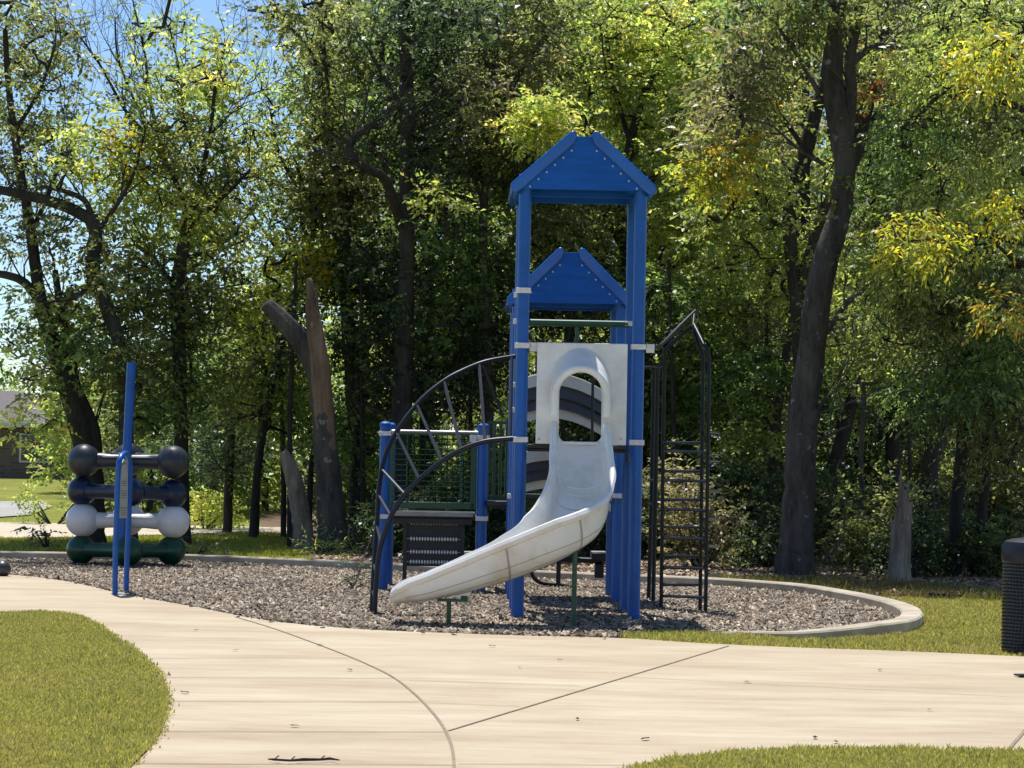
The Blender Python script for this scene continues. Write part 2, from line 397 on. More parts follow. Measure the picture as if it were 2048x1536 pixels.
g2 = grass('grass', lawnB, 7500, .026, .034, 12, GC); setp(g2, 'short green grass at the lower right corner', 'grass')
g3 = grass('grass', lawnR, 3800, .034, .010, 13, GC, w_=.008); setp(g3, 'green grass strip between the kerb and the path', 'grass')
farL = gp([(-60, 1003), (0, 1003), (600, 1040), (760, 1090), (760, 1125), (700, 1122), (400, 1109), (200, 1105), (0, 1102), (-60, 1101)])
fx = gp([(-60, 1080), (0, 1078), (250, 1074), (420, 1069), (560, 1068), (700, 1090), (760, 1110), (700, 1121), (400, 1109), (0, 1101), (-60, 1100)])
g4 = grass('grass', fx, 900, .045, -.01, 14, [(.36, .27, .12), (.32, .33, .06), (.40, .43, .06), (.44, .34, .15)], w_=.01)
setp(g4, 'rough grass verge behind the far kerb', 'grass')
g5 = grass('tall_grass', [(2.2, 28.6), (4.2, 27.2), (5.6, 26.2), (6.2, 27.2), (5.0, 30.0), (2.5, 31)], 500, .09, 0, 15, [(.22, .15, .08), (.17, .13, .05), (.20, .21, .05), (.15, .19, .04)], w_=.01)
setp(g5, 'ragged dry grass along the edge of the woods', 'grass')

def chips(name, poly, dens, L, W, z, seed, cols, ymax=None, thick=.012, tilt=.35):
    x, y, r = scatter(poly, dens, seed, ymax); n = len(x)
    l = L * r.uniform(.5, 1.4, n) / 2; w_ = W * r.uniform(.6, 1.5, n) / 2; th = r.uniform(0, 6.283, n); ti = r.normal(0, tilt, n); ti2 = r.normal(0, tilt, n)
    ax = np.stack([np.cos(th), np.sin(th), ti], 1); ay = np.stack([-np.sin(th), np.cos(th), ti2], 1)
    c = np.stack([x, y, np.full(n, z) + r.uniform(.0, .025, n)], 1)
    t = np.array([0, 0, thick])
    tp = [c - ax * l[:, None] - ay * w_[:, None] * .7, c + ax * l[:, None] - ay * w_[:, None], c + ax * l[:, None] * .9 + ay * w_[:, None] * .8, c - ax * l[:, None] + ay * w_[:, None]]
    V = np.stack([p + t for p in tp] + [p - t * .6 for p in tp], 1)
    q = np.array([[0, 1, 2, 3], [0, 4, 5, 1], [1, 5, 6, 2], [2, 6, 7, 3], [3, 7, 4, 0]])
    Q = (np.arange(n) * 8)[:, None, None] + q[None]
    cols = np.array(cols); col = cols[r.integers(0, len(cols), n)] * r.uniform(.6, 1.3, (n, 1)) * (1 + .18 * fbm(x, y, .9, 8))[:, None]
    me = np_mesh(name, V.reshape(-1, 3), Q.reshape(-1, 4), np.repeat(col, 5, 0))
    return link_mesh(name, me, M['chip'], kind='stuff')
MC = [(q_[0] * .66, q_[1] * .66, q_[2] * .63) for q_ in [(.50, .41, .31), (.38, .29, .22), (.66, .55, .43), (.18, .135, .10), (.44, .33, .25), (.09, .07, .055), (.32, .26, .20), (.58, .47, .37), (.13, .10, .08)]]
chips('wood_chips', mul, 1500, .050, .017, .006, 21, MC)
bpy.data.objects['wood_chips']['label'] = 'pinkish grey wood chips filling the play area'; bpy.data.objects['wood_chips']['category'] = 'wood chips'
pe = [p for p in path_edge if -5.5 < p[0] < xg]; sp_ = [(p[0], p[1] + .0) for p in pe] + [(p[0] + .02, p[1] - .28) for p in pe[::-1]]
so_ = chips('spilled_chips', sp_, 26, .045, .015, .024, 23, MC, thick=.006, tilt=.1); setp(so_, 'stray wood chips spilled over the edge of the path', 'wood chips')
lit = [(1.5, 29), (5.4, 26.9), (8, 25.4), (12, 24.2), (14, 40), (-1, 42), (-3, 36), (-2.5, 33), (0, 31)]
LC = [(.34, .23, .15), (.42, .31, .21), (.25, .17, .12), (.15, .11, .08), (.46, .36, .26)]
lo = chips('leaf_litter', lit, 330, .075, .04, .0, 22, LC, thick=.003, tilt=.3); setp(lo, 'brown fallen leaves under the trees', 'leaf litter')

# ------------------------------------------------------------------ play structure
TH = R(1.0); O = G(1150, 1243)
U_ = Vector((math.cos(TH), math.sin(TH), 0)); V_ = Vector((-math.sin(TH), math.cos(TH), 0))
def T(px, py, v):          # pixel of the photograph on the plane at depth v -> local coordinates of the playset
    d = ray(px, py); t = ((O - CAM).dot(V_) + v) / d.dot(V_); p = CAM + d * t - O
    return Vector((p.dot(U_), v, p.z))
play = empty('play_structure', O, TH, label='tall blue roofed play tower with white slide, climbers and low deck on the wood chips', cat='play structure')
PR = .0575
def post(u, v, top, cap=False, base=-.04):
    b = MB(); b.tube([(u, v, base), (u, v, top)], PR, 24)
    o = b.build('post', M['blue'], play)
    if cap:
        c_ = MB(); c_.tube([(u, v, top), (u, v, top + .03), (u, v, top + .05)], [PR + .006, PR + .004, PR * .55], 24); c_.build('cap', M['blue_plastic'], o)
    return o
def clamp(u, v, z, ear=0, h=.05, parent=None):
    b = MB(); b.tube([(u, v, z - h / 2), (u, v, z + h / 2)], PR + .012, 24)
    b.box((u, v - PR - .012, z), (.13, .02, h * .9))
    if ear: b.box((u + ear * (PR + .05), v - .02, z - .012), (.075, .04, h + .03))
    b.ball((u + .03, v - PR - .024, z), .008, 8); b.ball((u - .03, v - PR - .024, z), .008, 8)
    return b.build('clamp', M['clamp'], parent or play, bevel=.004)
def zpx(px, py, v): return T(px, py, v).z
zt1 = zpx(1166, 372, 0); zt2 = zpx(1141, 600, 2.55)
p1l = post(-.525, 0, zt1 + .1); p1r = post(.53, 0, zt1 + .1); p2l = post(-.525, 1.05, zt1 + .1); p2r = post(.53, 1.05, zt1 + .1)
p3l = post(-.525, 2.55, zt2 + .1); p3r = post(.53, 2.55, zt2 + .1); p4l = post(-.525, 3.6, zt2 + .1); p4r = post(.53, 3.6, zt2 + .1)
VA = 4.0
ua = T(765, 1150, VA).x; ub = T(964, 1000, VA).x
pA = post(ua, VA, zpx(767, 852, VA), True); pB = post(ub, VA, zpx(965, 856, VA), True)
pA2 = post(ua + .02, VA + 1.05, zpx(767, 852, VA), True); pB2 = post(ub, VA + 1.05, zpx(965, 856, VA), True)
for (pp, u, v, y, e) in [(p1l, -.525, 0, 581, 0), (p1l, -.525, 0, 691, 1), (p1l, -.525, 0, 879, 0), (p1r, .53, 0, 694, 1), (p1r, .53, 0, 885, 0), (p2r, .53, 1.05, 648, 0), (p2l, -.525, 1.05, 590, 0), (p2l, -.525, 1.05, 643, 0),
                     (p2l, -.525, 1.05, 770, 0), (p2l, -.525, 1.05, 820, 0), (p4r, .53, 3.6, 992, -1), (p3r, .53, 2.55, 992, -1), (p3l, -.525, 2.55, 992, 0), (pA, ua, VA, 866, 1), (pA, ua, VA, 1032, 0), (pB, ub, VA, 875, -1), (pB, ub, VA, 1037, 0)]:
    clamp(u, v, zpx(1150 + u * 222, y, v), e, parent=pp)
# ear on the right-hand post towards the panel
def roof(pxs, v0, dep, name='roof'):
    (lx, ly), (ax, ay), (bx, by), (rx, ry), (g0, g1, gt) = pxs
    # flatten the photo's roll: use centre + half sizes in metres
    L_ = T(lx, ly, v0); A_ = T(ax, ay, v0); B_ = T(bx, by, v0); R_ = T(rx, ry, v0)
    cu = (A_.x + B_.x) / 2; hw = (R_.x - L_.x) / 2 * 1.0; cu = (L_.x + R_.x) / 2 * .5 + cu * .5; ha = (B_.x - A_.x) / 2; ze = (L_.z + R_.z) / 2; za = (A_.z + B_.z) / 2
    th = .105
    r = empty(name); r.parent = play
    for s in (-1, 1):
        p0 = Vector((cu + s * hw, ze)); p1 = Vector((cu + s * ha, za)); d = (p1 - p0).normalized(); n = Vector((-d.y, d.x)) * (-s)
        if n.y > 0: n = -n
        # slab profile with rounded end and turned-down eave
        prof = [p0 + n * .012, p0 - n * 0 + d * .02, p1 - d * .02, p1 + Vector((-s * .022, -.006)), p1 + Vector((-s * .040, -.03)), p1 + Vector((-s * .040, -.075)), p1 + n * th - d * .075, p0 + n * th + d * .05, p0 + n * th * .9 - d * .015, p0 + n * .05 - d * .028]
        b = MB(); b.prism([(p.x, p.y) for p in prof], v0 - .06, v0 + dep + .06)
        b.build('roof_slab', M['blue_gloss'], r, bevel=.022, smooth=True)
    slope = (za - ze) / (hw - ha); 
    gz0 = ze - .035; gtop = za - .055; gh = hw - .085
    for vv, nm in ((v0 - .03, 'front'), (v0 + dep, 'back')):
        b = MB(); th2 = .125
        b.prism([(cu - gh, gz0), (cu + gh, gz0), (cu + gh, gz0 + .03), (cu + ha + .02, gtop), (cu - ha - .02, gtop), (cu - gh, gz0 + .03)], vv, vv + .035)
        # shallow moulded plank ridges
        for k in range(1, 6):
            z = gz0 + (gtop - gz0) * k / 6; hh = gh - (gh - ha) * (k / 6) - .12
            if nm == 'front' and k % 2: b.box((cu, vv + .001, z), (2 * hh, .004, .006))
        g = b.build('gable', M['blue_plastic'], r, smooth=False, bevel=.004)
        if nm == 'front':
            for s in (-1, 1):
                q0 = Vector((cu + s * hw, ze)); q1 = Vector((cu + s * ha, za)); dd_ = (q1 - q0).normalized(); n_ = Vector((-dd_.y, dd_.x))
                if n_.y > 0: n_ = -n_
                for k in range(6):
                    t = .17 + .66 * k / 5; q = q0 + (q1 - q0) * t + n_ * (th + .03); x, z = q.x, q.y
                    MB().ball((x, vv - .006, z), .0115, 12).build('bolt', M['bolt'], g)
    b = MB(); b.box((cu, v0 + dep / 2, ze - .02), (2 * hw - .24, .04, .04)); b.box((cu - hw + .16, v0 + dep / 2, ze - .03), (.04, dep, .05)); b.box((cu + hw - .16, v0 + dep / 2, ze - .03), (.04, dep, .05))
    b.build('underside_frame', M['blue'], r)
    return cu
roof([(1022, 369), (1142, 261), (1190, 262), (1317, 376), (0, 0, 0)], -.07, 1.22)
roof([(1013, 597), (1118, 494), (1164, 494), (1271, 603), (0, 0, 0)], 2.47, 1.22)
# green overhead bar
b = MB(); z = zpx(1150, 647, 1.05); b.tube([(-.47, 1.0, z), (.5, 1.0, z)], .032, 14); b.build('overhead_bar', M['green'], play)
b = MB(); p = T(1153, 655, 1.0); b.tube([p, p + Vector((.01, 0, -.08)), p + Vector((-.01, 0, -.17))], .02, 10); b.build('bar_hook', M['green'], play)
# decks
zd1 = 1.60; zd2 = zpx(1150, 992, 2.55)
def deck(u0_, u1_, v0, v1, z, th=.035, mt='deck'):
    b = MB(); b.box(((u0_ + u1_) / 2, (v0 + v1) / 2, z - th / 2), (u1_ - u0_, v1 - v0, th))
    for k in range(4):
        b.box(((u0_ + u1_) / 2, v0 + (v1 - v0) * (k + .5) / 4, z - th - .015), (u1_ - u0_ - .04, .03, .03))
    return b.build('deck', M[mt], play, bevel=.006)
deck(-.46, .46, .03, 1.02, zd1); deck(-.46, .46, 2.58, 3.58, zd2, mt='deck')
zA = zpx(860, 1026, VA); dA = deck(ua + .09, ub - .07, VA - .02, VA + 1.0, zA, .05)
b = MB(); b.box(((ua + ub) / 2, VA - .03, zA - .012), (ub - ua - .18, .035, .045)); b.build('edge_highlight', M['pale_top'], dA, bevel=.004)  # pale strip painting the highlight along the deck front
b = MB(); b.box(((ua + ub) / 2, VA + .45, zA - .09), (ub - ua - .2, .8, .06)); b.build('deck_frame', M['deck'], dA)
# small walkway deck behind the green bar panel
ud0 = ub + .06; ud1 = -.56
deck(ud0, ud1 + .1, 3.75, 4.7, zpx(1000, 1000, 4.4), .05)
# white slide panel with arch
PV = -.075
pL, pR = T(1071, 890, PV), T(1252, 890, PV); zT = zpx(1160, 686, PV); zB = zpx(1160, 889, PV)
uc = T(1161, 800, PV).x; ow = (T(1203, 800, PV).x - T(1118, 800, PV).x) / 2
zs = zpx(1161, 786, PV); za = zpx(1161, 742, PV)
def arch(hw, z0, zs_, ztop, n=16, legs=5):
    P = [(uc - hw, z0 + (zs_ - z0) * k / legs) for k in range(legs)]
    P += [(uc - hw * math.cos(math.pi * k / n), zs_ + (ztop - zs_) * math.sin(math.pi * k / n)) for k in range(n + 1)]
    P += [(uc + hw, zs_ - (zs_ - z0) * (k + 1) / legs) for k in range(legs)]
    return P
I = arch(ow, zB, zs, za); nI = len(I); Oo = []
for k, (x, z) in enumerate(I):
    if k <= 5: Oo.append((pL.x, zB + (zT - zB) * (k / 5) * .55))
    elif k >= nI - 6: Oo.append((pR.x, zB + (zT - zB) * ((nI - 1 - k) / 5) * .55))
    else:
        t = (k - 5) / (nI - 11); 
        a_ = math.pi * t; cx_ = (pL.x + pR.x) / 2; hx = (pR.x - pL.x) / 2; hz = zT - (zB + (zT - zB) * .55); dx_, dz_ = -math.cos(a_), math.sin(a_)
        f_ = min(1 / max(abs(dx_), 1e-6), 1 / max(abs(dz_), 1e-6)); Oo.append((cx_ + dx_ * f_ * hx, zT - hz + dz_ * f_ * hz))
b = MB(); bm = b.bm; g = []
for v in (PV, PV + .035):
    g.append(([bm.verts.new((x, v, z)) for x, z in I], [bm.verts.new((x, v, z)) for x, z in Oo]))
for k in range(nI - 1):
    bm.faces.new((g[0][0][k], g[0][0][k + 1], g[0][1][k + 1], g[0][1][k])); bm.faces.new((g[1][0][k], g[1][1][k], g[1][1][k + 1], g[1][0][k + 1]))
    bm.faces.new((g[0][0][k], g[1][0][k], g[1][0][k + 1], g[0][0][k + 1])); bm.faces.new((g[0][1][k], g[0][1][k + 1], g[1][1][k + 1], g[1][1][k]))
for k in (0, nI - 1): bm.faces.new((g[0][0][k], g[0][1][k], g[1][1][k], g[1][0][k]))
pan = b.build('slide_panel', M['panelw'], play, smooth=False, bevel=.008)
b = MB()
for px_ in (1078, 1242):
    p = T(px_, 878, PV); MB().tube([(p.x, PV - .008, p.z), (p.x, PV + .01, p.z)], .013, 12).build('panel_bolt', M['steel'], pan)
pass
# hood: lofted arch, white
b = MB(); bm = b.bm
def arch3(pxl, pyl, pxr, pytop, pyspring, v, n=18):
    l = T(pxl, pyl, v); rr_ = T(pxr, pyl, v); zt = zpx(1161, pytop, v); zsp = zpx(1161, pyspring, v); c_ = (l.x + rr_.x) / 2; h_ = (rr_.x - l.x) / 2
    P = [Vector((c_ - h_, v, l.z + (zsp - l.z) * k / 3)) for k in range(3)]
    P += [Vector((c_ - h_ * math.cos(math.pi * k / n), v, zsp + (zt - zsp) * math.sin(math.pi * k / n))) for k in range(n + 1)]
    P += [Vector((c_ + h_, v, zsp - (zsp - l.z) * (k + 1) / 3)) for k in range(3)]
    return P
A0 = arch3(1098, 826, 1222, 696, 776, PV - .002); A1 = arch3(1101, 826, 1220, 714, 782, PV - .10); A2 = arch3(1104, 826, 1218, 730, 790, PV - .20)
rings = [[bm.verts.new(p) for p in Ak] for Ak in (A0, A1, A2)]
A3 = arch3(1113, 826, 1209, 744, 792, PV - .19); A4 = arch3(1117, 826, 1205, 743, 788, PV - .002)
rings += [[bm.verts.new(p) for p in Ak] for Ak in (A3, A4)]
for a, c_ in zip(rings, rings[1:]):
    for k in range(len(a) - 1): bm.faces.new((a[k], a[k + 1], c_[k + 1], c_[k]))
for e in (0, -1): bm.faces.new([r_[e] for r_ in rings])
b.build('slide_hood', M['panelw'], pan)
b = MB(); b.tube([p + Vector((0, -.01, 0)) for p in arch3(1109, 832, 1213, 737, 791, PV - .205)], .036, 14); b.build('hood_rim', M['panelw'], pan)
# slide chute
ctrl = [((uc, PV + .0, 1.61), .19, .205), ((uc + .0, -.20, 1.47), .22, .212), ((uc + .0, -.40, 1.24), .25, .225), ((uc - .005, -.65, .99), .29, .24), ((-.08, -.94, .775), .31, .26), ((-.29, -1.13, .615), .33, .26),
        ((-.60, -1.21, .475), .30, .26), ((-.95, -1.22, .36), .25, .26), ((-1.28, -1.21, .275), .19, .25), ((-1.48, -1.2, .25), .14, .235), ((-1.59, -1.2, .245), .09, .19), ((-1.64, -1.2, .25), .045, .11)]
P = [Vector(c_[0]) for c_ in ctrl]; n = 8
Pc, Dp = catmull(P, [c_[1] for c_ in ctrl], n); _, Wd = catmull(P, [c_[2] for c_ in ctrl], n)
def frame(i):
    t = (Pc[min(i + 1, len(Pc) - 1)] - Pc[max(i - 1, 0)]).normalized(); side = t.cross(Vector((0, 0, 1))).normalized(); nn = side.cross(t).normalized(); nn = (nn * .5 + Vector((0, 0, .5))).normalized(); return t, side, nn
def section(i, grow=0.0):
    t, side, nn = frame(i); w_ = Wd[i]; d = Dp[i]; pts = []
    K = 14
    for k in range(K + 1):          # inner, left rim -> right rim
        a = math.pi * k / K; cs = math.cos(a); sn = math.sin(a)
        x = -(abs(cs) ** .55) * (1 if cs > 0 else -1) * w_; y = d * (1 - sn ** .62) if sn > 0 else d
        pts.append((x, y))
    rim = .034
    pts += [(w_ + rim * .5, d + rim * .9), (w_ + rim * 1.4, d + rim * .8), (w_ + rim * 1.9, d), (w_ + rim * 1.5, d - rim * 1.1)]
    for k in range(K, -1, -1):      # outer
        a = math.pi * k / K; cs = math.cos(a); sn = math.sin(a)
        x = -(abs(cs) ** .55) * (1 if cs > 0 else -1) * (w_ + .022 + grow); y = -.03 - grow + (d + .0) * (1 - max(sn, 0) ** .62)
        pts.append((x, min(y, d - .05 * min(1, d / .2))))
    pts += [(-w_ - rim * 1.5, d - rim * 1.1), (-w_ - rim * 1.9, d), (-w_ - rim * 1.4, d + rim * .8), (-w_ - rim * .5, d + rim * .9)]
    return [Pc[i] + side * x + nn * y for x, y in pts]
b = MB(); bm = b.bm; prev = None
for i in range(len(Pc)):
    ring = [bm.verts.new(p) for p in section(i)]
    if prev:
        for k in range(len(ring)): bm.faces.new((prev[k], prev[(k + 1) % len(ring)], ring[(k + 1) % len(ring)], ring[k]))
    else: bm.faces.new(ring)
    prev = ring
bm.faces.new(prev[::-1])
sld = b.build('slide_chute', M['slide'], play)
b = MB(); bm = b.bm
for fi in (2.9, 4.55, 6.2):           # seams where the moulded sections bolt together
    i = int(fi * n); r1_ = section(i, .004); r2_ = section(i, .004)
    t, side, nn = frame(i)
    cen = Pc[i] + nn * Dp[i] * .5
    a = [bm.verts.new(p + (p - cen).normalized() * .003 - t * .006) for p in r1_[18:34]]; c_ = [bm.verts.new(p + (p - cen).normalized() * .003 + t * .006) for p in r2_[18:34]]
    for k in range(len(a) - 1): bm.faces.new((a[k], a[k + 1], c_[k + 1], c_[k]))
    a = [bm.verts.new(p + (cen - p).normalized() * .003 - t * .003) for p in r1_[1:14]]; c_ = [bm.verts.new(p + (cen - p).normalized() * .003 + t * .003) for p in r1_[1:14]]
    for k in range(len(a) - 1): bm.faces.new((a[k], a[k + 1], c_[k + 1], c_[k]))
b.build('chute_seams', M['seam'], sld)
# long moulded lines along the outer wall, raised hump at the top of the run, fin under the exit
for q_, i0, i1 in ((31, 20, 74), (29, 24, 66), (27, 30, 60)):
    pts = []
    for i in range(i0, i1):
        sec = section(i); t, side, nn = frame(i); p = sec[q_]; o_ = (sec[q_ - 1] - sec[q_ + 1]).cross(t).normalized()
        if o_.dot(p - Pc[i] - nn * Dp[i] * .6) < 0: o_ = -o_
        pts.append(p + o_ * .0015)
    MB().tube(pts, .0026, 6).build('moulded_line', M['seam'], sld)
for i_, amp, rr_ in ((10, 7, .011), (13, 6, .006)):
    pts = []
    for k in range(0, 57):
        f_ = 1.2 + (12.8 - 1.2) * k / 56; ii = i_ + amp * math.sin(math.pi * k / 56); a0 = int(ii); fr_ = ii - a0; k0 = int(f_); fk = f_ - k0
        S0, S1 = section(a0), section(a0 + 1); p = (S0[k0] * (1 - fk) + S0[k0 + 1] * fk) * (1 - fr_) + (S1[k0] * (1 - fk) + S1[k0 + 1] * fk) * fr_; pts.append(p)
    MB().tube(pts, rr_, 8).build('moulded_hump', M['slide'], sld)
a_, b_, c_ = T(900, 1186, -1.3), T(944, 1182, -1.3), T(931, 1206, -1.3)
fb = MB(); fb.prism([(a_.x, a_.z), (b_.x, b_.z), (c_.x, c_.z), (c_.x - .03, c_.z)], -1.32, -1.26); fb.build('support_fin', M['slide'], sld, bevel=.006, smooth=False)
# thick lip at the entrance
b = MB(); b.box((uc, PV - .01, 1.615), (.40, .07, .03)); b.build('entry_lip', M['panelw'], sld, bevel=.008)
# slide supports
def gsupport(px, pby, ptop, r_=.022):
    g_ = G(px, pby); l = g_ - O; u, v = l.dot(U_), l.dot(V_); zt = zpx(px, ptop, v)
    b = MB(); b.tube([(u, v, -.03), (u, v, zt)], r_, 12); return b, u, v, zt
b, u, v, zt = gsupport(897, 1259, 1199, .02); b.box((u + .03, v, zt - .005), (.26, .12, .02)); b.box((u + .13, v, zt + .01), (.06, .05, .05)); b.build('slide_support', M['green'], play)
b, u, v, zt = gsupport(1147, 1262, 1085, .022); b.build('slide_support', M['green'], play)
# arch climber
low = [(1026, 877, 0), (970, 883, 0), (923, 899, 0), (884, 922, 0), (845, 953, 0), (810, 989, 0), (782, 1032, 0), (763, 1086, 0), (755, 1129, 0), (751, 1188, 0), (749, 1240, 0)]
upr = [(1030, 713, .95), (974, 723, .85), (931, 739, .8), (888, 762, .72), (841, 801, .62), (798, 856, .5), (771, 910, .42), (759, 969, .34), (755, 1031, .28), (751, 1090, .22), (747, 1149, .17), (743, 1235, .1)]
lowP, _ = catmull([T(*q) for q in low], [0] * 11, 6); upP, _ = catmull([T(*q) for q in upr], [0] * 12, 6)
ac = empty('arch_climber'); ac.parent = play
MB().tube(lowP, .023, 12).build('rail', M['navy'], ac); MB().tube(upP, .023, 12).build('rail', M['navy'], ac)
def near(Pl, px, py):
    best = None
    for p in Pl:
        w_ = O + U_ * p.x + V_ * p.y + Vector((0, 0, p.z)) - CAM; f_ = w_.dot(fw); x = CX + F * w_.dot(rt) / f_; y = CY - F * w_.dot(up) / f_
        d = (x - px) ** 2 + (y - py) ** 2
        if best is None or d < best[0]: best = (d, p)
    return best[1]
zz = lambda a, b_: (720 + a / 2.56, 680 + b_ / 2.56)
for (a, c_) in [((610, 130), (637, 515)), ((440, 215), (517, 555)), ((303, 325), (415, 615)), ((190, 470), (302, 705)), ((125, 655), (228, 795)), ((98, 800), (158, 900)), ((92, 960), (108, 1040)), ((70, 1150), (90, 1200)), ((64, 1290), (82, 1330))]:
    MB().tube([near(upP, *zz(*a)), near(lowP, *zz(*c_))], .016, 8).build('rung', M['navy'], ac)
MB().tube([T(1024, 715, .5), T(1021, 875, .0)], .014, 8).build('rung', M['navy'], ac)
MB().tube([T(965, 726, .85), T(1006, 835, .95)], .012, 8).build('brace', M['navy'], ac)
# ladder climber on the right
lc = empty('ladder_climber'); lc.parent = play
def tb(pts, r_, name, mt='black', par=lc, sm=0, seg=10): return MB().tube([T(*q) for q in pts], r_, seg, smooth=sm).build(name, M[mt], par)
tb([(1384, 652, 1.5), (1342, 687, 1.6), (1330, 700, 1.6), (1328, 760, 1.6), (1322, 1226, 1.6)], .019, 'rail')
tb([(1386, 655, 1.5), (1397, 690, 1.35), (1407, 712, 1.35), (1406, 760, 1.35), (1400, 1230, 1.35)], .019, 'rail')
tb([(1388, 650, 1.5), (1408, 690, 1.15), (1418, 708, 1.15), (1418, 760, 1.15), (1411, 1236, 1.15)], .019, 'rail')
tb([(1296, 695, .0), (1318, 693, .6), (1330, 683, 1.2), (1358, 654, 1.5), (1391, 622, 1.8)], .019, 'rail')
tb([(1389, 624, 1.8), (1386, 655, 1.5)], .016, 'brace')
tb([(1308, 740, 2.9), (1303, 1000, 2.9), (1297, 1208, 2.9)], .022, 'rail'); tb([(1315, 736, 2.7), (1311, 1000, 2.7), (1306, 1212, 2.7)], .022, 'rail')
tb([(1284, 734, 1.05), (1310, 735, 1.8), (1327, 735, 1.6)], .014, 'brace')
for y in (885, 942, 999, 1054, 1112, 1169): tb([(1325, y, 1.6), (1404, y + 1, 1.35)], .015, 'rung', 'rung')
for y in (904, 962, 1020, 1077, 1136, 1194): tb([(1327, y - 2, 1.6), (1414, y + 1, 1.15)], .015, 'rung', 'rung')
for y in (866, 923, 982, 1038, 1092, 1150): tb([(1414, y - 1, 1.15), (1436, y + 1, 1.5)], .017, 'foot_peg', 'rung')
for y in (960, 1008, 1053, 1100): tb([(1298, y, 2.9), (1313, y + 2, 2.7)], .015, 'foot_peg')
# striped arched climbing wall behind the slide
aw = empty('arched_climbing_wall'); aw.parent = play
bands = [(746, 'cream'), (770, 'greyp'), (792, 'greyp'), (812, 'cream'), (896, 'cream'), (912, 'greyp'), (934, 'greyp'), (952, 'cream')]
for j, (yy, mt) in enumerate(bands):
    v = 1.35 + .03 * j if yy < 850 else 1.2 + .02 * j; b = MB(); bm = b.bm; prev = None; nn_ = 18; hgt = .12 if mt == 'cream' else .125
    for k in range(nn_ + 1):
        u = -.47 + .86 * k / nn_; s_ = (u + .17) / .6; z = zpx(1140, yy, v) - .20 * s_ * s_ - (.05 * s_ if s_ > 0 else 0); vv = v + .18 * s_ * s_
        ring = [bm.verts.new((u, vv - .03, z)), bm.verts.new((u, vv - .055, z - hgt)), bm.verts.new((u, vv + .03, z - hgt)), bm.verts.new((u, vv + .04, z))]
        if prev:
            for q in range(4): bm.faces.new((prev[q], prev[(q + 1) % 4], ring[(q + 1) % 4], ring[q]))
        else: bm.faces.new(ring)
        prev = ring
    bm.faces.new(prev[::-1]); b.build('wall_band', M[mt], aw, smooth=False, bevel=.008)
b = MB(); 
for x in (1186,): b.tube([T(x, 740, 1.1), T(x - 2, 885, 1.1)], .014, 8)
b.build('grab_bar', M['navy'], play)
# dark side rails of tower one and two
for x_ in (.53, -.525): MB().box((x_, .55, 1.5), (.03, .9, .1)).build('deck_side_rail', M['deck'], play)
# green mesh barrier
gb = empty('mesh_barrier'); gb.parent = play
a = T(784, 866, VA); c_ = T(948, 1018, VA); xl, xr, zt_, zb_ = a.x, c_.x, a.z, c_.z
b = MB(); r_ = .02
b.box(((xl + xr) / 2, VA, zt_), (xr - xl + .04, .045, .03)); b.box(((xl + xr) / 2, VA, zb_ + .03), (xr - xl, .04, .07)); b.box((xl, VA, (zt_ + zb_) / 2), (.05, .04, zt_ - zb_)); b.box((xr - .012, VA, (zt_ + zb_) / 2), (.06, .04, zt_ - zb_))
b.box((xl + .17, VA + .01, (zt_ + zb_) / 2), (.02, .03, zt_ - zb_)); b.box((xr - .14, VA + .01, (zt_ + zb_) / 2), (.03, .03, zt_ - zb_)); b.build('barrier_frame', M['green'], gb, bevel=.004)
b = MB()
for k in range(1, 13): z = zb_ + .06 + (zt_ - zb_ - .06) * k / 13; b.tube([(xl, VA - .015, z), (xr, VA - .015, z)], .0055, 6)
for k in range(1, 15): x = xl + (xr - xl) * k / 15; b.tube([(x, VA - .006, zb_), (x, VA - .006, zt_)], .0045, 6)
b.build('wire_mesh', M['wire'], gb)
b = MB(); b.tube([(ua + .05, VA - .02, zt_ + .022), (ub - .05, VA - .02, zt_ + .022)], .014, 10); b.build('top_rail', M['steel'], gb)
# vertical-bar barrier on the right of it
g2_ = empty('bar_barrier'); g2_.parent = play
a = T(977, 845, 4.3); c_ = T(1024, 998, 4.3); MB().box(((a.x + c_.x) / 2, 4.3, a.z), (c_.x - a.x + .03, .04, .03)).build('top_rail', M['green'], g2_); MB().box(((a.x + c_.x) / 2, 4.3, c_.z), (c_.x - a.x + .03, .05, .06)).build('bottom_rail', M['green'], g2_)
for k in range(5):
    x = a.x + (c_.x - a.x) * k / 4; MB().tube([(x, 4.3, c_.z), (x, 4.3, a.z)], .017, 8).build('bar', M['green'], g2_)
# bead panel beneath the low deck
bp_ = empty('bead_panel'); bp_.parent = play
a = T(815, 1040, 4.15); c_ = T(920, 1134, 4.15)
b = MB(); b.box((a.x - .02, 4.15, (a.z + -.03) / 2), (.045, .045, a.z + .03)); b.box((c_.x + .02, 4.15, (a.z - .03) / 2), (.045, .045, a.z + .03)); b.box(((a.x + c_.x) / 2, 4.17, (a.z + c_.z) / 2), (c_.x - a.x, .02, a.z - c_.z)); b.build('panel_board', M['deck'], bp_, bevel=.003)
for j, y in enumerate((1046, 1078, 1104, 1124)):
    z = zpx(865, y, 4.12); b = MB(); nb = 17
    for k in range(nb):
        x = a.x + .03 + (c_.x - a.x - .06) * (k + .5) / nb; b.ball((x, 4.11, z), .0155, 8, (.75, 1, 1.5))
    b.tube([(a.x, 4.12, z), (c_.x, 4.12, z)], .003, 6); b.build('bead_row', M['bead_w'], bp_)
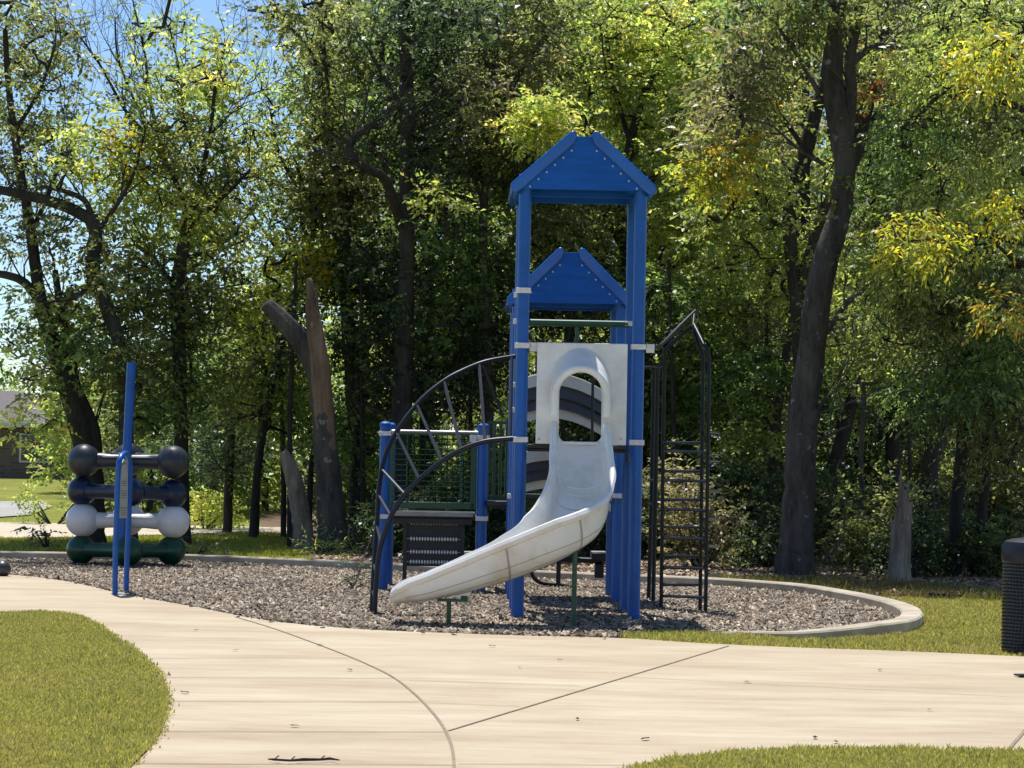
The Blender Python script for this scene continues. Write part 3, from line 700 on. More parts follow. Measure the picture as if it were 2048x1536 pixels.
# ------------------------------------------------------------------ seesaw behind the tower
sv = G(1120, 1180); ss = empty('seesaw', sv, R(2), label='black tube seesaw with box seats, seen under the tower behind the slide', cat='seesaw')
def SL(px, py, dy=0): p = at(px, py, sv.y + dy); q = p - sv; return Vector((q.x, q.y, q.z))
MB().tube([SL(940, 1118), SL(1060, 1120), SL(1120, 1118), SL(1205, 1122)], .03, 10).build('beam', M['black'], ss)
for x0, x1, mt in ((926, 952, 'green'), (1182, 1212, 'black')):
    b = MB(); p0, p1 = SL(x0, 1106), SL(x1, 1120); b.box(((p0.x + p1.x) / 2, 0, (p0.z + p1.z) / 2), (abs(p1.x - p0.x), .3, .09)); b.box(((p0.x + p1.x) / 2 + .01, 0, p1.z - .12), (.10, .12, .16)); so_ = b.build('seat', M[mt], ss, bevel=.01)
    b = MB(); b.box(((p0.x + p1.x) / 2, 0, p0.z + .012), (abs(p1.x - p0.x) - .01, .28, .015)); b.build('seat_pad', M['pale_top'], so_, bevel=.003)
MB().tube([SL(1064, 1120), SL(1064, 1148), SL(1080, 1165), SL(1118, 1170), SL(1160, 1178), SL(1178, 1188, -.5)], .022, 10, smooth=4).build('base_tube', M['black'], ss)
MB().tube([SL(1118, 1106), SL(1116, 1180)], .026, 10).build('pedestal', M['black'], ss)
MB().tube([SL(1118, 1108), SL(1150, 1104), SL(1166, 1095), SL(1170, 1078), SL(1160, 1062)], .012, 8, smooth=4).build('handle', M['black'], ss)

# ------------------------------------------------------------------ ball climber
bc = G(255, 1135); BD = bc.y
ball = empty('ball_climber', bc, 0, label='stacked climber of charcoal, navy, white and green balls joined by bars', cat='climber')
def BL(px, py, dy=0): p = at(px, py, BD + dy) - bc; return Vector(p)
sB = F / BD
layers = [('ball_black', [(168, 921, .1, 33), (346, 924, .1, 33), (258, 919, .75, 33)], 1), ('ball_navy', [(164, 982, .1, 29), (346, 988, .1, 29), (262, 984, -.45, 29)], 2),
          ('ball_white', [(165, 1040, .1, 33.5), (346, 1043, .1, 33.5), (256, 1038, .75, 33)], 1), ('ball_green', [(162, 1099, .1, 29), (342, 1101, .1, 29), (256, 1102, -.45, 30)], 2)]
for mt, bs, kind in layers:
    r_ = empty('ball_ring'); r_.parent = ball; C3 = []
    for (x, y, dy, rr) in bs:
        p = BL(x, y, dy); C3.append(p); bb = MB(); bb.ball(p, rr / sB * (BD + dy) / BD, 40)
        # flat moulded disc on the front of each ball
        bb.tube([p + Vector((0, -rr / sB + .012, 0)), p + Vector((0, -rr / sB + .0015, 0))], [.066, .050], 24)
        bb.build('ball', M[mt], r_)
    for i, j in ((0, 1), (1, 2), (2, 0)):
        if kind == 2 and (i, j) == (0, 1): continue
        d = C3[j] - C3[i]; L_ = [C3[i] + d * t for t in (0, .2, .3, .5, .7, .8, 1)]; bb = MB(); bb.tube(L_, [.110, .100, .090, .086, .090, .100, .110], 16); bb.build('bar', M[mt], r_)
        bb = MB(); bb.tube([C3[i] + d * .22 + Vector((0, -.084, .040)), C3[j] - d * .22 + Vector((0, -.084, .040))], .014, 8); bb.build('bar_bead', M[mt], r_)
pt = at(263, 725, BD - .16) - bc; pb = BL(243, 1128, -.16)
MB().tube([pb + Vector((0, 0, -.05)), pt], .0565, 24).build('post', M['blue'], ball)
# ball at the far left edge
q = G(2, 1156); lb = empty('ball_stepper', q, 0, label='black ball on a short bar at the left edge of the wood chips', cat='ball stepper')
pb = at(5, 1138, q.y) - q; MB().ball(pb, .095, 24).build('ball', M['ball_black'], lb)
b = MB(); b.tube([pb + Vector((-.02, 0, .05)), pb + Vector((-.5, .05, .06))], .035, 12); b.tube([pb + Vector((-.3, .0, .05)), pb + Vector((-.3, 0, -.45))], .03, 12); b.build('bar', M['steel'], lb)

# ------------------------------------------------------------------ sign loop
gq = G(241, 1190, .024); sg = empty('play_sign', gq, 0, label='narrow blue tube-loop sign post with a cream notice board', cat='sign')
def QL(px, py, dy=0): return at(px, py, gq.y + dy) - gq
lp = [QL(230, 1187, 0), QL(231, 1100, 0), QL(234, 1010, 0), QL(236, 950, 0), QL(239, 922, .0), QL(246, 909, .1), QL(253, 908, .25), QL(259, 922, .38), QL(260, 950, .4), QL(257, 1050, .4), QL(254, 1120, .4), QL(252, 1192, .4)]
lp[0].z = 0; lp[-1].z = 0
MB().tube(lp, .028, 14, smooth=5).build('loop_frame', M['blue'], sg)
b = MB(); bm = b.bm
outl = [(237, 1036), (235.5, 960), (238, 937), (242, 925), (246.5, 918), (250.5, 921), (253, 935), (254, 960), (252, 1036)]
fr = []; 
for (x, y) in outl:
    t_ = (x - 236) / 18.0; fr.append(QL(x, y, .02 + .36 * t_))
nrm = (fr[-1] - fr[0]).normalized().cross(Vector((0, 0, 1))).normalized()
if nrm.y > 0: nrm = -nrm
A_ = [bm.verts.new(p + nrm * .012) for p in fr]; B_ = [bm.verts.new(p - nrm * .012) for p in fr]; bm.faces.new(A_); bm.faces.new(B_[::-1])
for k in range(len(fr)): bm.faces.new((A_[k], A_[(k + 1) % len(fr)], B_[(k + 1) % len(fr)], B_[k]))
bd = b.build('notice_board', M['sign'], sg, smooth=False)
b = MB(); bm = b.bm
def mark(x0, x1, y0, y1):
    P4 = []
    for x, y in ((x0, y0), (x1, y0), (x1, y1), (x0, y1)): P4.append(bm.verts.new(QL(x, y, .02 + .36 * (x - 236) / 18.0) + nrm * .016))
    bm.faces.new(P4)
for k in range(6): a0 = math.pi * (k + .3) / 6; a1 = math.pi * (k + .9) / 6; mark(246 - 4.5 * math.cos(a0), 246 - 4.5 * math.cos(a1), 934 - 6 * math.sin(a0), 931.5 - 6 * math.sin(a1))
for y, x0, x1 in ((962, 241, 250), (966, 241, 250), (970, 242, 249), (981, 240, 251), (986, 240, 250), (990, 240, 251), (995, 240, 249), (1015, 237.5, 251.5), (1020, 239, 243), (1020, 245, 250), (1025, 239, 243), (1025, 245, 250), (1029, 240, 249)): mark(x0, x1, y, y + 1.3)
b.build('board_print', M['print'], bd, smooth=False)
b = MB(); b.tube([Vector((.0, .15, -.002)), Vector((.0, .15, .012))], .12, 20); b.build('footing', M['steel'], sg)

# ------------------------------------------------------------------ litter bin
tq = G(2085, 1307, .02); tr = empty('litter_bin', tq, 0, label='black ribbed litter bin with domed lid at the right edge', cat='litter bin')
RB = .315
b = MB(); pr_ = [(RB - .02, .03), (RB - .02, .78)]; b.tube([(0, 0, .03), (0, 0, .78)], RB - .02, 48); b.build('inner_drum', M['black'], tr)
b = MB()
for k in range(26):
    z = .04 + .68 * k / 25; pts = [(RB * math.cos(2 * math.pi * j / 48), RB * math.sin(2 * math.pi * j / 48), z) for j in range(49)]; b.tube(pts, .0085, 6, caps=False)
for k in range(56):
    a = 2 * math.pi * k / 56; b.tube([(RB * .985 * math.cos(a), RB * .985 * math.sin(a), .03), (RB * .985 * math.cos(a + .11), RB * .985 * math.sin(a + .11), .38), (RB * .985 * math.cos(a), RB * .985 * math.sin(a), .73)], .005, 5)
b.build('ribbed_basket', M['binrib'], tr)
b = MB(); b.tube([(0, 0, .72), (0, 0, .735), (0, 0, .83), (0, 0, .875), (0, 0, .895), (0, 0, .905)], [RB + .008, RB + .014, RB + .012, RB - .01, RB - .06, RB - .14], 48); b.build('lid', M['navy'], tr)
b = MB(); b.tube([(0, 0, 0), (0, 0, .03)], RB + .004, 48); b.build('base_ring', M['navy'], tr)
# bench foot plate at the right edge
fq = G(2045, 1352, .03); fo = MB()
fo.box((.06, 0, .008), (.22, .10, .012), Matrix.Rotation(R(14), 3, 'Z')); fo.box((.12, 0, .03), (.10, .06, .035), Matrix.Rotation(R(14), 3, 'Z'))
o = fo.build('foot_plate', M['black'], None, bevel=.003); o.location = fq; setp(o, 'small dark metal foot plate bolted to the path at the right edge', 'foot plate')
# stick on the path
b = MB(); sp = [G(x, y, .04) for x, y in ((536, 1518), (548, 1519), (580, 1521), (606, 1519), (640, 1519), (660, 1517), (679, 1520))]
s0 = sp[0].copy(); sp = [p - s0 for p in sp]
b.tube(sp, [.003, .006, .0055, .008, .006, .007, .003], 7)
for k in (1, 2, 4): b.tube([sp[k], sp[k] + Vector((.02, .03, .015))], .003, 5)
o = b.build('stick', M['bark_dark'], None); o.location = s0; setp(o, 'thin dark broken stick lying across the concrete path', 'stick')

# ------------------------------------------------------------------ house
hx0, hx1 = at(-330, 950, 108).x, at(215, 950, 108).x; HY = 108.0; gz = -.02
ho = empty('brick_house', ((hx0 + hx1) / 2, HY + 5, gz), 0, label='low brick house with grey shingle roof behind the left trees', cat='house')
hw = (hx1 - hx0) / 2; hh = 2.4
b = MB(); b.box((0, 0, hh / 2), (2 * hw, 10, hh)); b.build('wall', M['brick'], ho, smooth=False)
b = MB(); bm = b.bm; e = .45
bb = [bm.verts.new(p) for p in ((-hw - e, -5 - e, hh + .02), (hw + e, -5 - e, hh + .02), (hw + e, 5 + e, hh + .02), (-hw - e, 5 + e, hh + .02))]; rr2 = [bm.verts.new((-hw + 5, 0, hh + 1.5)), bm.verts.new((hw - 5, 0, hh + 1.5))]
bm.faces.new((bb[0], bb[1], rr2[1], rr2[0])); bm.faces.new((bb[2], bb[3], rr2[0], rr2[1])); bm.faces.new((bb[1], bb[2], rr2[1])); bm.faces.new((bb[3], bb[0], rr2[0])); bm.faces.new(bb[::-1])
b.build('roof', M['shingle'], ho, smooth=False)
b = MB(); b.box((0, -5 - e - .012, hh - .08), (2 * hw + 2 * e, .02, .2)); b.build('fascia', M['trim'], ho)
for x in (hw - 8.3, hw - 3.2):
    b = MB(); b.box((x, -5.02, 1.35), (1.3, .08, 1.3)); wf = b.build('window', M['trim'], ho); b = MB(); b.box((x, -5.07, 1.35), (1.12, .03, 1.12)); b.build('pane', M['glass'], wf)
# ------------------------------------------------------------------ trees
PAL = {
 'olive': [(.085, .10, .022), (.13, .145, .03), (.07, .085, .025), (.17, .17, .04)],
 'yg': [(.16, .20, .025), (.22, .25, .03), (.12, .16, .025), (.27, .27, .04)],
 'bright': [(.26, .30, .03), (.31, .32, .035), (.20, .25, .03), (.34, .30, .04)],
 'pale': [(.20, .26, .08), (.25, .30, .09), (.16, .21, .06)],
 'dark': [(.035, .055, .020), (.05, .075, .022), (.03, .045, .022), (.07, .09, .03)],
 'green': [(.075, .12, .022), (.10, .15, .025), (.06, .095, .025), (.14, .18, .03)],
 'brown': [(.13, .115, .05), (.17, .145, .06), (.10, .10, .04), (.20, .17, .08)],
 'yellow': [(.42, .39, .04), (.48, .42, .05), (.34, .36, .04), (.50, .38, .05), (.28, .32, .04)],
 'orange': [(.46, .30, .05), (.50, .34, .06), (.40, .30, .05)],
 'red': [(.20, .06, .035), (.26, .09, .04)],
}
for k_ in PAL:
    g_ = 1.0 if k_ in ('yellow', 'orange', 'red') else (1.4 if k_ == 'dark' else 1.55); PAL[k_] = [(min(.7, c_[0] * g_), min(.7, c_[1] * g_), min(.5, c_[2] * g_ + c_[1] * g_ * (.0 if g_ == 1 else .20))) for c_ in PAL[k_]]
def leaves(cent, rad, per, L, W, pal, r, droop=.0, mixp=None):
    N = len(cent)
    if N == 0: return None
    J = 7; ns = max(1, int(round(per / J))); cl = np.repeat(np.arange(N), ns); m_ = len(cl)
    off = r.normal(0, 1, (m_, 3)); off /= (np.linalg.norm(off, axis=1, keepdims=True) + 1e-6); dirn = off.copy(); off *= (r.uniform(0, 1, (m_, 1)) ** .5); off[:, 2] *= .7
    st = cent[cl] + off * rad[cl][:, None] * .9
    sd = dirn * .8 + r.normal(0, .55, (m_, 3)); sd[:, 2] = sd[:, 2] * .6 - .10 - droop * .45; sd /= np.linalg.norm(sd, axis=1, keepdims=True)
    sl_ = (L * 3.0 * r.uniform(.6, 1.3, m_))[:, None]
    rep = np.repeat(np.arange(m_), J); j = np.tile(np.arange(J), m_); n = len(rep)
    sgn = np.where(j % 2 == 0, 1., -1.)[:, None]; sgn[j == J - 1] = 0
    upr_ = np.array([0, 0, 1.]) + r.normal(0, .45, (m_, 3)); sv_ = np.cross(sd, upr_); sv_ /= (np.linalg.norm(sv_, axis=1, keepdims=True) + 1e-6)
    D_ = sd[rep]; pos = st[rep] + D_ * sl_[rep] * (j[:, None] + .5) / J; pos[:, 2] -= (droop * .25 + .06) * (j / J) ** 2 * sl_[rep][:, 0]
    d = D_ * .6 + sv_[rep] * sgn * .85 + r.normal(0, .22, (n, 3)); d[:, 2] -= droop * .55; d /= np.linalg.norm(d, axis=1, keepdims=True)
    nn = np.array([0, 0, 1.]) + r.normal(0, .55, (n, 3)); s = np.cross(d, nn); s /= (np.linalg.norm(s, axis=1, keepdims=True) + 1e-6); nn = np.cross(s, d)
    l = (L * r.uniform(.55, 1.25, n))[:, None]; w_ = (W * r.uniform(.7, 1.3, n))[:, None]
    V = np.stack([pos, pos + d * l * .45 + s * w_ * .5 + nn * w_ * .15, pos + d * l - nn * l * .12, pos + d * l * .45 - s * w_ * .5 + nn * w_ * .15], 1)
    p = np.array(PAL[pal]); cc = p[r.integers(0, len(p), m_)] * r.uniform(.75, 1.25, (m_, 1)) * r.uniform(.6, 1.4, (N, 1))[cl]
    if mixp:
        k = r.uniform(0, 1, m_) < (.35 if pal == 'yellow' else .55); p2 = np.array(PAL[mixp]); cc[k] = p2[r.integers(0, len(p2), k.sum())]
    c = cc[rep] * r.uniform(.7, 1.3, (n, 1)); return V, c
def join_leaf(parts, name, parent, loc):
    parts = [p for p in parts if p is not None]
    V = np.concatenate([p[0] for p in parts]); c = np.concatenate([p[1] for p in parts]); n = len(V)
    V = V.reshape(-1, 3) - np.array(loc)[None]
    me = np_mesh(name, V, np.arange(n * 4).reshape(n, 4), c); return link_mesh(name, me, M['leaf'], parent)
def sample_px(n, cx, cy, rx, ry, D, dep, r):
    out = np.zeros((n, 3)); sc = D / F
    u = r.normal(0, 1, (n, 3)); u /= np.linalg.norm(u, axis=1, keepdims=True); u *= r.uniform(.15, 1, (n, 1)) ** .45
    C_ = np.array(at(cx, cy, D)); out[:, 0] = C_[0] + u[:, 0] * rx * sc; out[:, 2] = C_[2] + u[:, 2] * ry * sc; out[:, 1] = D + u[:, 1] * dep
    return out
NL = [0]
def tree(name, label, D, trunk, limbs, blobs, barkm='bark', group=None, seed=0, base=None, cat='tree', L=.105, W=.056, droop=.2, twig=.006, maxbr=9999, dens=.8, sprays=2):
    r = np.random.default_rng(seed + 1000)
    w2 = lambda q: (at(q[0], q[1], D + (q[3] if len(q) > 3 else 0)), q[2] / 2 * D / F)
    tp = [w2(q) for q in trunk]; loc = tp[0][0].copy(); loc.z = 0.0 if base is None else base
    root = empty(name, loc, 0, label=label, cat=cat, group=group)
    tb_ = MB(); nodes = []; nr = []
    first = tp[0][0].copy(); 
    pts = [Vector((first.x, first.y, -.1))] + [p for p, _ in tp] if first.z > .15 else [Vector((first.x, first.y, -.1))] + [p for p, _ in tp[0:]]
    rs = [tp[0][1] * 1.15] + [q for _, q in tp]
    if len(pts) > 1 and (pts[1] - pts[0]).length < .45: pts = pts[1:]; rs = rs[1:]; pts[0] = Vector((pts[0].x, pts[0].y, -.1))
    cp, cr = catmull(pts, rs, 6)
    cp = [p + Vector(r.normal(0, 1, 3) * cr[i] * .04) for i, p in enumerate(cp)]
    tb_.tube([p - loc for p in cp], [c_ * (1 + r.normal(0, .025)) for c_ in cr], 16)
    nodes += cp; nr += cr
    for lm in limbs:
        lp_ = [w2(q) for q in lm]; a, c_ = catmull([p for p, _ in lp_], [q for _, q in lp_], 5)
        tb_.tube([p - loc for p in a], c_, 9); nodes += a; nr += c_
    def spray(p, d, ln, ra, lvl):
        pts_ = [p]; q = p; dd = d.copy(); ns = 5
        for k_ in range(ns):
            dd = (dd + Vector(r.normal(0, .22, 3)) + Vector((0, 0, .06))).normalized(); q = q + dd * ln / ns; pts_.append(q)
            if lvl > 0 and k_ > 0 and r.uniform() < .75: spray(q, (dd + Vector(r.normal(0, .55, 3))).normalized(), ln * r.uniform(.4, .65), ra * .55, lvl - 1)
        tb_.tube([a_ - loc for a_ in pts_], [max(.0025, ra * (1 - .16 * k_)) for k_ in range(ns + 1)], 5, caps=False)
    if sprays:
        for lm in limbs:
            lp_ = [w2(q) for q in lm]
            for k_ in range(1, len(lp_)):
                a_, ra_ = lp_[k_]; d_ = (a_ - lp_[k_ - 1][0]).normalized()
                for _ in range(sprays if k_ < len(lp_) - 1 else 2): spray(a_, (d_ + Vector(r.normal(0, .5, 3)) + Vector((0, 0, .3))).normalized(), r.uniform(.7, 1.5), min(ra_ * .45, .016), 2)
    parts = []; allc = []
    for (cx, cy, rx, ry, dd, dep, nc, per, pal) in blobs:
        cc = sample_px(nc, cx, cy, rx, ry, D + dd + dep * .6, dep * 2.0, r)
        rad = r.uniform(.20, .62, nc) * (1 if D < 50 else 1.3); per = int(per * dens)
        allc.append(cc); parts.append(leaves(cc, rad, per, L, W, pal, r, droop, 'yg' if pal in ('yellow', 'orange', 'red') else ('olive' if pal == 'brown' else None))); NL[0] += nc * per
    if allc:
        cc = np.concatenate(allc); cc = cc[cc[:, 2] > .4]
        hi = [i for i, p in enumerate(nodes) if p.z > 1.2] or list(range(len(nodes)))
        nd = np.array([tuple(nodes[i]) for i in hi]); ndr = [nr[i] for i in hi]
        d0 = np.min(np.linalg.norm(cc[:, None] - nd[None], axis=2), axis=1) if len(cc) * len(nd) < 4e6 else np.zeros(len(cc))
        order = np.argsort(d0)[:maxbr]; cur = [n_ for n_ in nd]; rad_ = list(ndr); segs = []; par = [-1] * len(cur); cnt = [0] * len(cur)
        arr = np.zeros((len(cur) + len(order), 3)); arr[:len(cur)] = nd; k = len(cur)
        for oi in order:
            p = cc[oi]; dv = arr[:k] - p; dist = np.linalg.norm(dv, axis=1) + np.maximum(0, dv[:, 2]) * .8
            j = int(np.argmin(dist)); arr[k] = p; par.append(j); cnt.append(1); k += 1
        for i in range(k - 1, -1, -1):
            if par[i] >= 0: cnt[par[i]] += cnt[i]
        n0 = len(ndr)
        for i in range(n0, k):
            j = par[i]; a = Vector(arr[j]); c_ = Vector(arr[i]); ln = (c_ - a).length
            ra = min(twig * (cnt[i] ** .42) + .002, .026)
            mid = (a + c_) / 2 + Vector(r.normal(0, .09, 3) * ln) ; mid.z -= ln * .05
            tb_.tube([a - loc, mid - loc, c_ - loc], [ra * 1.2, ra, ra * .75], 4 if ra < .012 else 6, caps=False)
    tb_.build('trunk', M[barkm], root)
    if parts: join_leaf(parts, 'crown', root, loc)
    return root

# --- the large leaning tree right of the tower
tree('leaning_tree', 'big grey leaning tree right of the tower, trunk sweeping right then forking', 32.0,
     [(1588, 1146, 92), (1592, 1090, 72), (1598, 1000, 64), (1604, 850, 60), (1624, 700, 56), (1642, 560, 54), (1678, 430, 46), (1690, 340, 44), (1676, 240, 46), (1664, 150, 44), (1672, 50, 34), (1668, -60, 28)],
     [[(1690, 300, 30), (1702, 190, 26), (1700, 120, 22), (1716, 40, 16), (1722, -50, 12)], [(1700, 130, 16), (1730, 103, 15), (1762, 90, 13), (1796, 96, 9)],
      [(1618, 850, 34, -.1), (1628, 830, 30, -.12), (1636, 818, 14, -.14)], [(1610, 900, 10), (1660, 870, 7), (1700, 850, 4)],
      [(1640, 190, 12), (1600, 120, 9), (1560, 60, 7), (1520, 20, 5)], [(1650, 330, 10), (1600, 300, 7), (1540, 250, 5), (1490, 240, 4)]],
     [(1560, 60, 110, 80, .5, 1.6, 60, 60, 'olive'), (1480, 150, 80, 60, .6, 1.4, 40, 60, 'brown'), (1700, 20, 110, 50, .2, 1.4, 40, 60, 'olive'), (1650, 380, 40, 25, -.3, .4, 6, 26, 'yg'), (1550, 20, 150, 40, 0, 2, 40, 60, 'green'), (1440, 260, 60, 60, .8, 1, 26, 50, 'brown'), (1460, 300, 34, 22, .2, .5, 9, 45, 'orange'), (1735, 165, 26, 26, .6, .4, 10, 50, 'red')], 'bark', seed=1)
tree('forked_tree', 'dark tree with steep twin trunks directly behind the leaning grey tree', 36.5,
     [(1600, 1120, 36), (1606, 900, 32), (1596, 640, 28), (1578, 440, 28), (1604, 335, 32), (1626, 240, 30), (1655, 140, 26), (1660, 20, 20)],
     [[(1590, 620, 24), (1640, 450, 28), (1704, 320, 34), (1728, 220, 36), (1752, 150, 34), (1768, 100, 20), (1770, 10, 14)], [(1610, 300, 12), (1560, 230, 9), (1500, 180, 6)], [(1600, 470, 12), (1540, 440, 8), (1470, 400, 6)]],
     [(1500, 220, 110, 110, .3, 1.6, 70, 60, 'brown'), (1470, 420, 110, 130, .5, 1.5, 100, 60, 'yg'), (1600, 550, 80, 90, .6, 1, 50, 60, 'yg'), (1430, 330, 60, 45, -2.4, 0.3, 26, 71, 'yellow'), (1800, 60, 110, 70, .5, 1.5, 60, 60, 'olive'), (1530, 200, 40, 40, -.2, .6, 9, 50, 'orange'), (1760, 320, 70, 90, .5, 1, 40, 60, 'green')], 'bark_dark', seed=2)
tree('overhanging_tree', 'yellowing drooping-leaved tree filling the upper right corner', 31.0,
     [(2120, 1180, 60), (2118, 800, 50), (2110, 400, 44), (2090, 0, 36)],
     [[(2110, 500, 20), (2020, 480, 14), (1940, 470, 10), (1850, 500, 6)], [(2100, 250, 20), (2000, 200, 15), (1900, 180, 10), (1840, 230, 6)], [(2105, 700, 18), (2000, 640, 12), (1900, 620, 8)], [(2095, 60, 20), (1980, 40, 14), (1880, 60, 8)], [(2088, -40, 24), (2080, -150, 18, -4), (1990, -230, 12, -7), (1900, -240, 6, -8)]],
     [(1880, 130, 110, 90, 0, 1.0, 60, 60, 'yg'), (1990, 60, 110, 90, .2, 1.2, 60, 60, 'yg'), (1960, 250, 100, 90, .4, 1.2, 70, 60, 'olive'), (1830, 300, 70, 80, .6, 1.0, 45, 60, 'green'), (1850, 470, 85, 32, -2.0, 0.5, 20, 60, 'yellow'), (1830, 520, 90, 35, -.4, .6, 22, 55, 'yg'), (2015, 420, 60, 55, -2.0, 0.5, 18, 60, 'yellow'), (2030, 320, 40, 50, -.7, .6, 20, 50, 'yg'),
      (1960, 560, 110, 80, .3, 1.0, 70, 60, 'olive'), (1830, 640, 90, 70, .6, 1.0, 50, 60, 'olive'), (1990, 700, 100, 90, .2, 1.0, 70, 60, 'green'), (1900, 780, 100, 70, .5, 1.0, 40, 60, 'green'), (2010, 850, 70, 80, .1, .9, 46, 60, 'olive'), (2020, 615, 36, 24, -2.4, 0.3, 11, 58, 'orange'), (1990, 110, 50, 40, -2.4, 0.3, 18, 71, 'yellow'), (1790, 560, 50, 60, .3, .8, 26, 60, 'yg'), (1900, 380, 60, 60, -.2, .8, 30, 60, 'yg'), (1950, -250, 170, 50, -8.2, .5, 34, 56, 'yg'), (2060, -330, 120, 60, -7.2, .5, 30, 56, 'yg')],
     'bark_dark', seed=3, L=.10, W=.036, droop=.6, dens=.95)
# --- broken-topped snag left of the tower
tree('broken_tree', 'broken-topped tree with stripped reddish wood and a cut stub limb, left of the tower', 36.4,
     [(672, 1112, 72), (664, 1050, 58), (655, 930, 50), (645, 820, 46), (636, 750, 44), (632, 700, 36)],
     [[(638, 770, 36), (618, 712, 44), (590, 668, 42), (562, 638, 38), (536, 612, 32), (530, 606, 12)]], [], 'bark', seed=4, sprays=0)
bt = bpy.data.objects['broken_tree']; b = MB()
for (x0, x1, x2, yt, rp_) in ((642, 634, 620, 556, 10), (652, 646, 636, 632, 10), (634, 627, 616, 600, 8), (646, 639, 630, 604, 9), (658, 652, 646, 690, 7)):
    q_ = rp_ * 36.3 / F
    P_ = [at(x0 + 8, 900, 36.32), at(x0, 800, 36.3), at(x1, 720, 36.28), at((x1 + x2) / 2, (720 + yt) / 2 + 12, 36.28), at(x2, yt + 14, 36.3), at(x2 - 2, yt, 36.3)]
    b.tube([p - bt.location for p in P_], [q_ * .9, q_ * 1.1, q_ * 1.05, q_, q_ * .8, q_ * .2], 8, smooth=3)
for k in range(9):
    x_, y_ = (622 + random.uniform(-7, 9), 590 + random.uniform(-20, 60)); p0 = at(x_ + 4, y_ + 40, 36.27); p1 = at(x_ + random.uniform(-3, 3), y_ - random.uniform(4, 26), 36.25); b.tube([p0 - bt.location, (p0 + p1) / 2 - bt.location, p1 - bt.location], [.03, .018, .003], 5)
for k in range(8):
    x_, y_ = 540 + random.uniform(-6, 10), 612 + random.uniform(-10, 10); p0 = at(x_ + 22, y_ + 18, 36.4); p1 = at(x_ - random.uniform(2, 16), y_ - random.uniform(2, 16), 36.4); b.tube([p0 - bt.location, (p0 + p1) / 2 - bt.location, p1 - bt.location], [.045, .03, .004], 5)
b.build('stripped_wood', M['redwood'], bt)
tree('leaning_snag', 'short leaning dead snag just left of the broken-topped tree', 37.2, [(611, 1104, 50), (603, 1040, 40), (590, 970, 34), (577, 925, 30), (567, 902, 12)], [], [], 'deadwood', seed=5)
# --- left side trees
tree('twisted_tree', 'twin-stemmed dark tree with long bent limbs behind the ball climber', 38.0,
     [(182, 1080, 62), (180, 960, 56), (168, 880, 50), (140, 780, 46), (112, 700, 36), (86, 620, 28), (72, 540, 24), (60, 450, 22), (40, 340, 18), (20, 200, 14), (10, 60, 10)],
     [[(190, 940, 30), (186, 860, 28), (150, 770, 24), (140, 700, 20), (120, 610, 16), (110, 540, 12)], [(84, 610, 20), (50, 566, 18), (10, 550, 16), (-40, 545, 12)], [(60, 470, 12), (100, 380, 9), (130, 280, 6)], [(30, 260, 10), (80, 180, 7), (110, 90, 5)]],
     [(50, 60, 90, 80, 0, 1.5, 60, 50, 'olive'), (60, 200, 90, 90, .2, 1.5, 60, 42, 'olive'), (30, 330, 70, 60, 0, 1.2, 26, 40, 'olive'), (100, 620, 60, 60, -.2, 1.2, 30, 55, 'yg'), (120, 740, 60, 80, -.2, 1.2, 34, 55, 'yg'), (50, 690, 50, 40, -.5, 1.0, 10, 45, 'green'), (80, 850, 80, 26, -.3, .6, 12, 50, 'bright'), (150, 640, 60, 60, .3, 1, 26, 55, 'olive'), (60, 480, 60, 40, 0, 1, 12, 40, 'olive'), (90, -330, 190, 120, -3.6, .7, 34, 50, 'olive')], 'bark_dark', seed=6, dens=.82)
tree('bent_limb_tree', 'dark tree whose thick limb bends over to the left edge, behind the blue pole', 37.0,
     [(262, 1085, 34), (256, 960, 32), (250, 800, 28), (242, 705, 28), (216, 620, 28), (186, 545, 30), (192, 480, 28), (182, 432, 28)],
     [[(184, 440, 26), (130, 412, 24), (60, 392, 20), (0, 380, 18), (-60, 370, 14)], [(185, 440, 14), (168, 400, 12), (120, 380, 9), (80, 372, 6)], [(182, 550, 12), (165, 585, 10), (140, 600, 7)], [(190, 470, 12), (240, 400, 9), (270, 340, 7), (290, 260, 5)]],
     [(180, 330, 100, 60, 0, 1.2, 40, 50, 'yg'), (110, 440, 90, 40, 0, 1, 20, 45, 'olive'), (230, 560, 80, 90, .3, 1.0, 50, 60, 'olive'), (200, 700, 60, 60, .3, 1, 26, 60, 'green'), (240, 300, 60, 50, -.2, 1, 20, 50, 'yellow'), (290, 700, 50, 90, .3, .8, 40, 60, 'olive'), (300, 820, 50, 60, .3, .8, 26, 60, 'green')], 'bark_dark', seed=7, dens=.8)
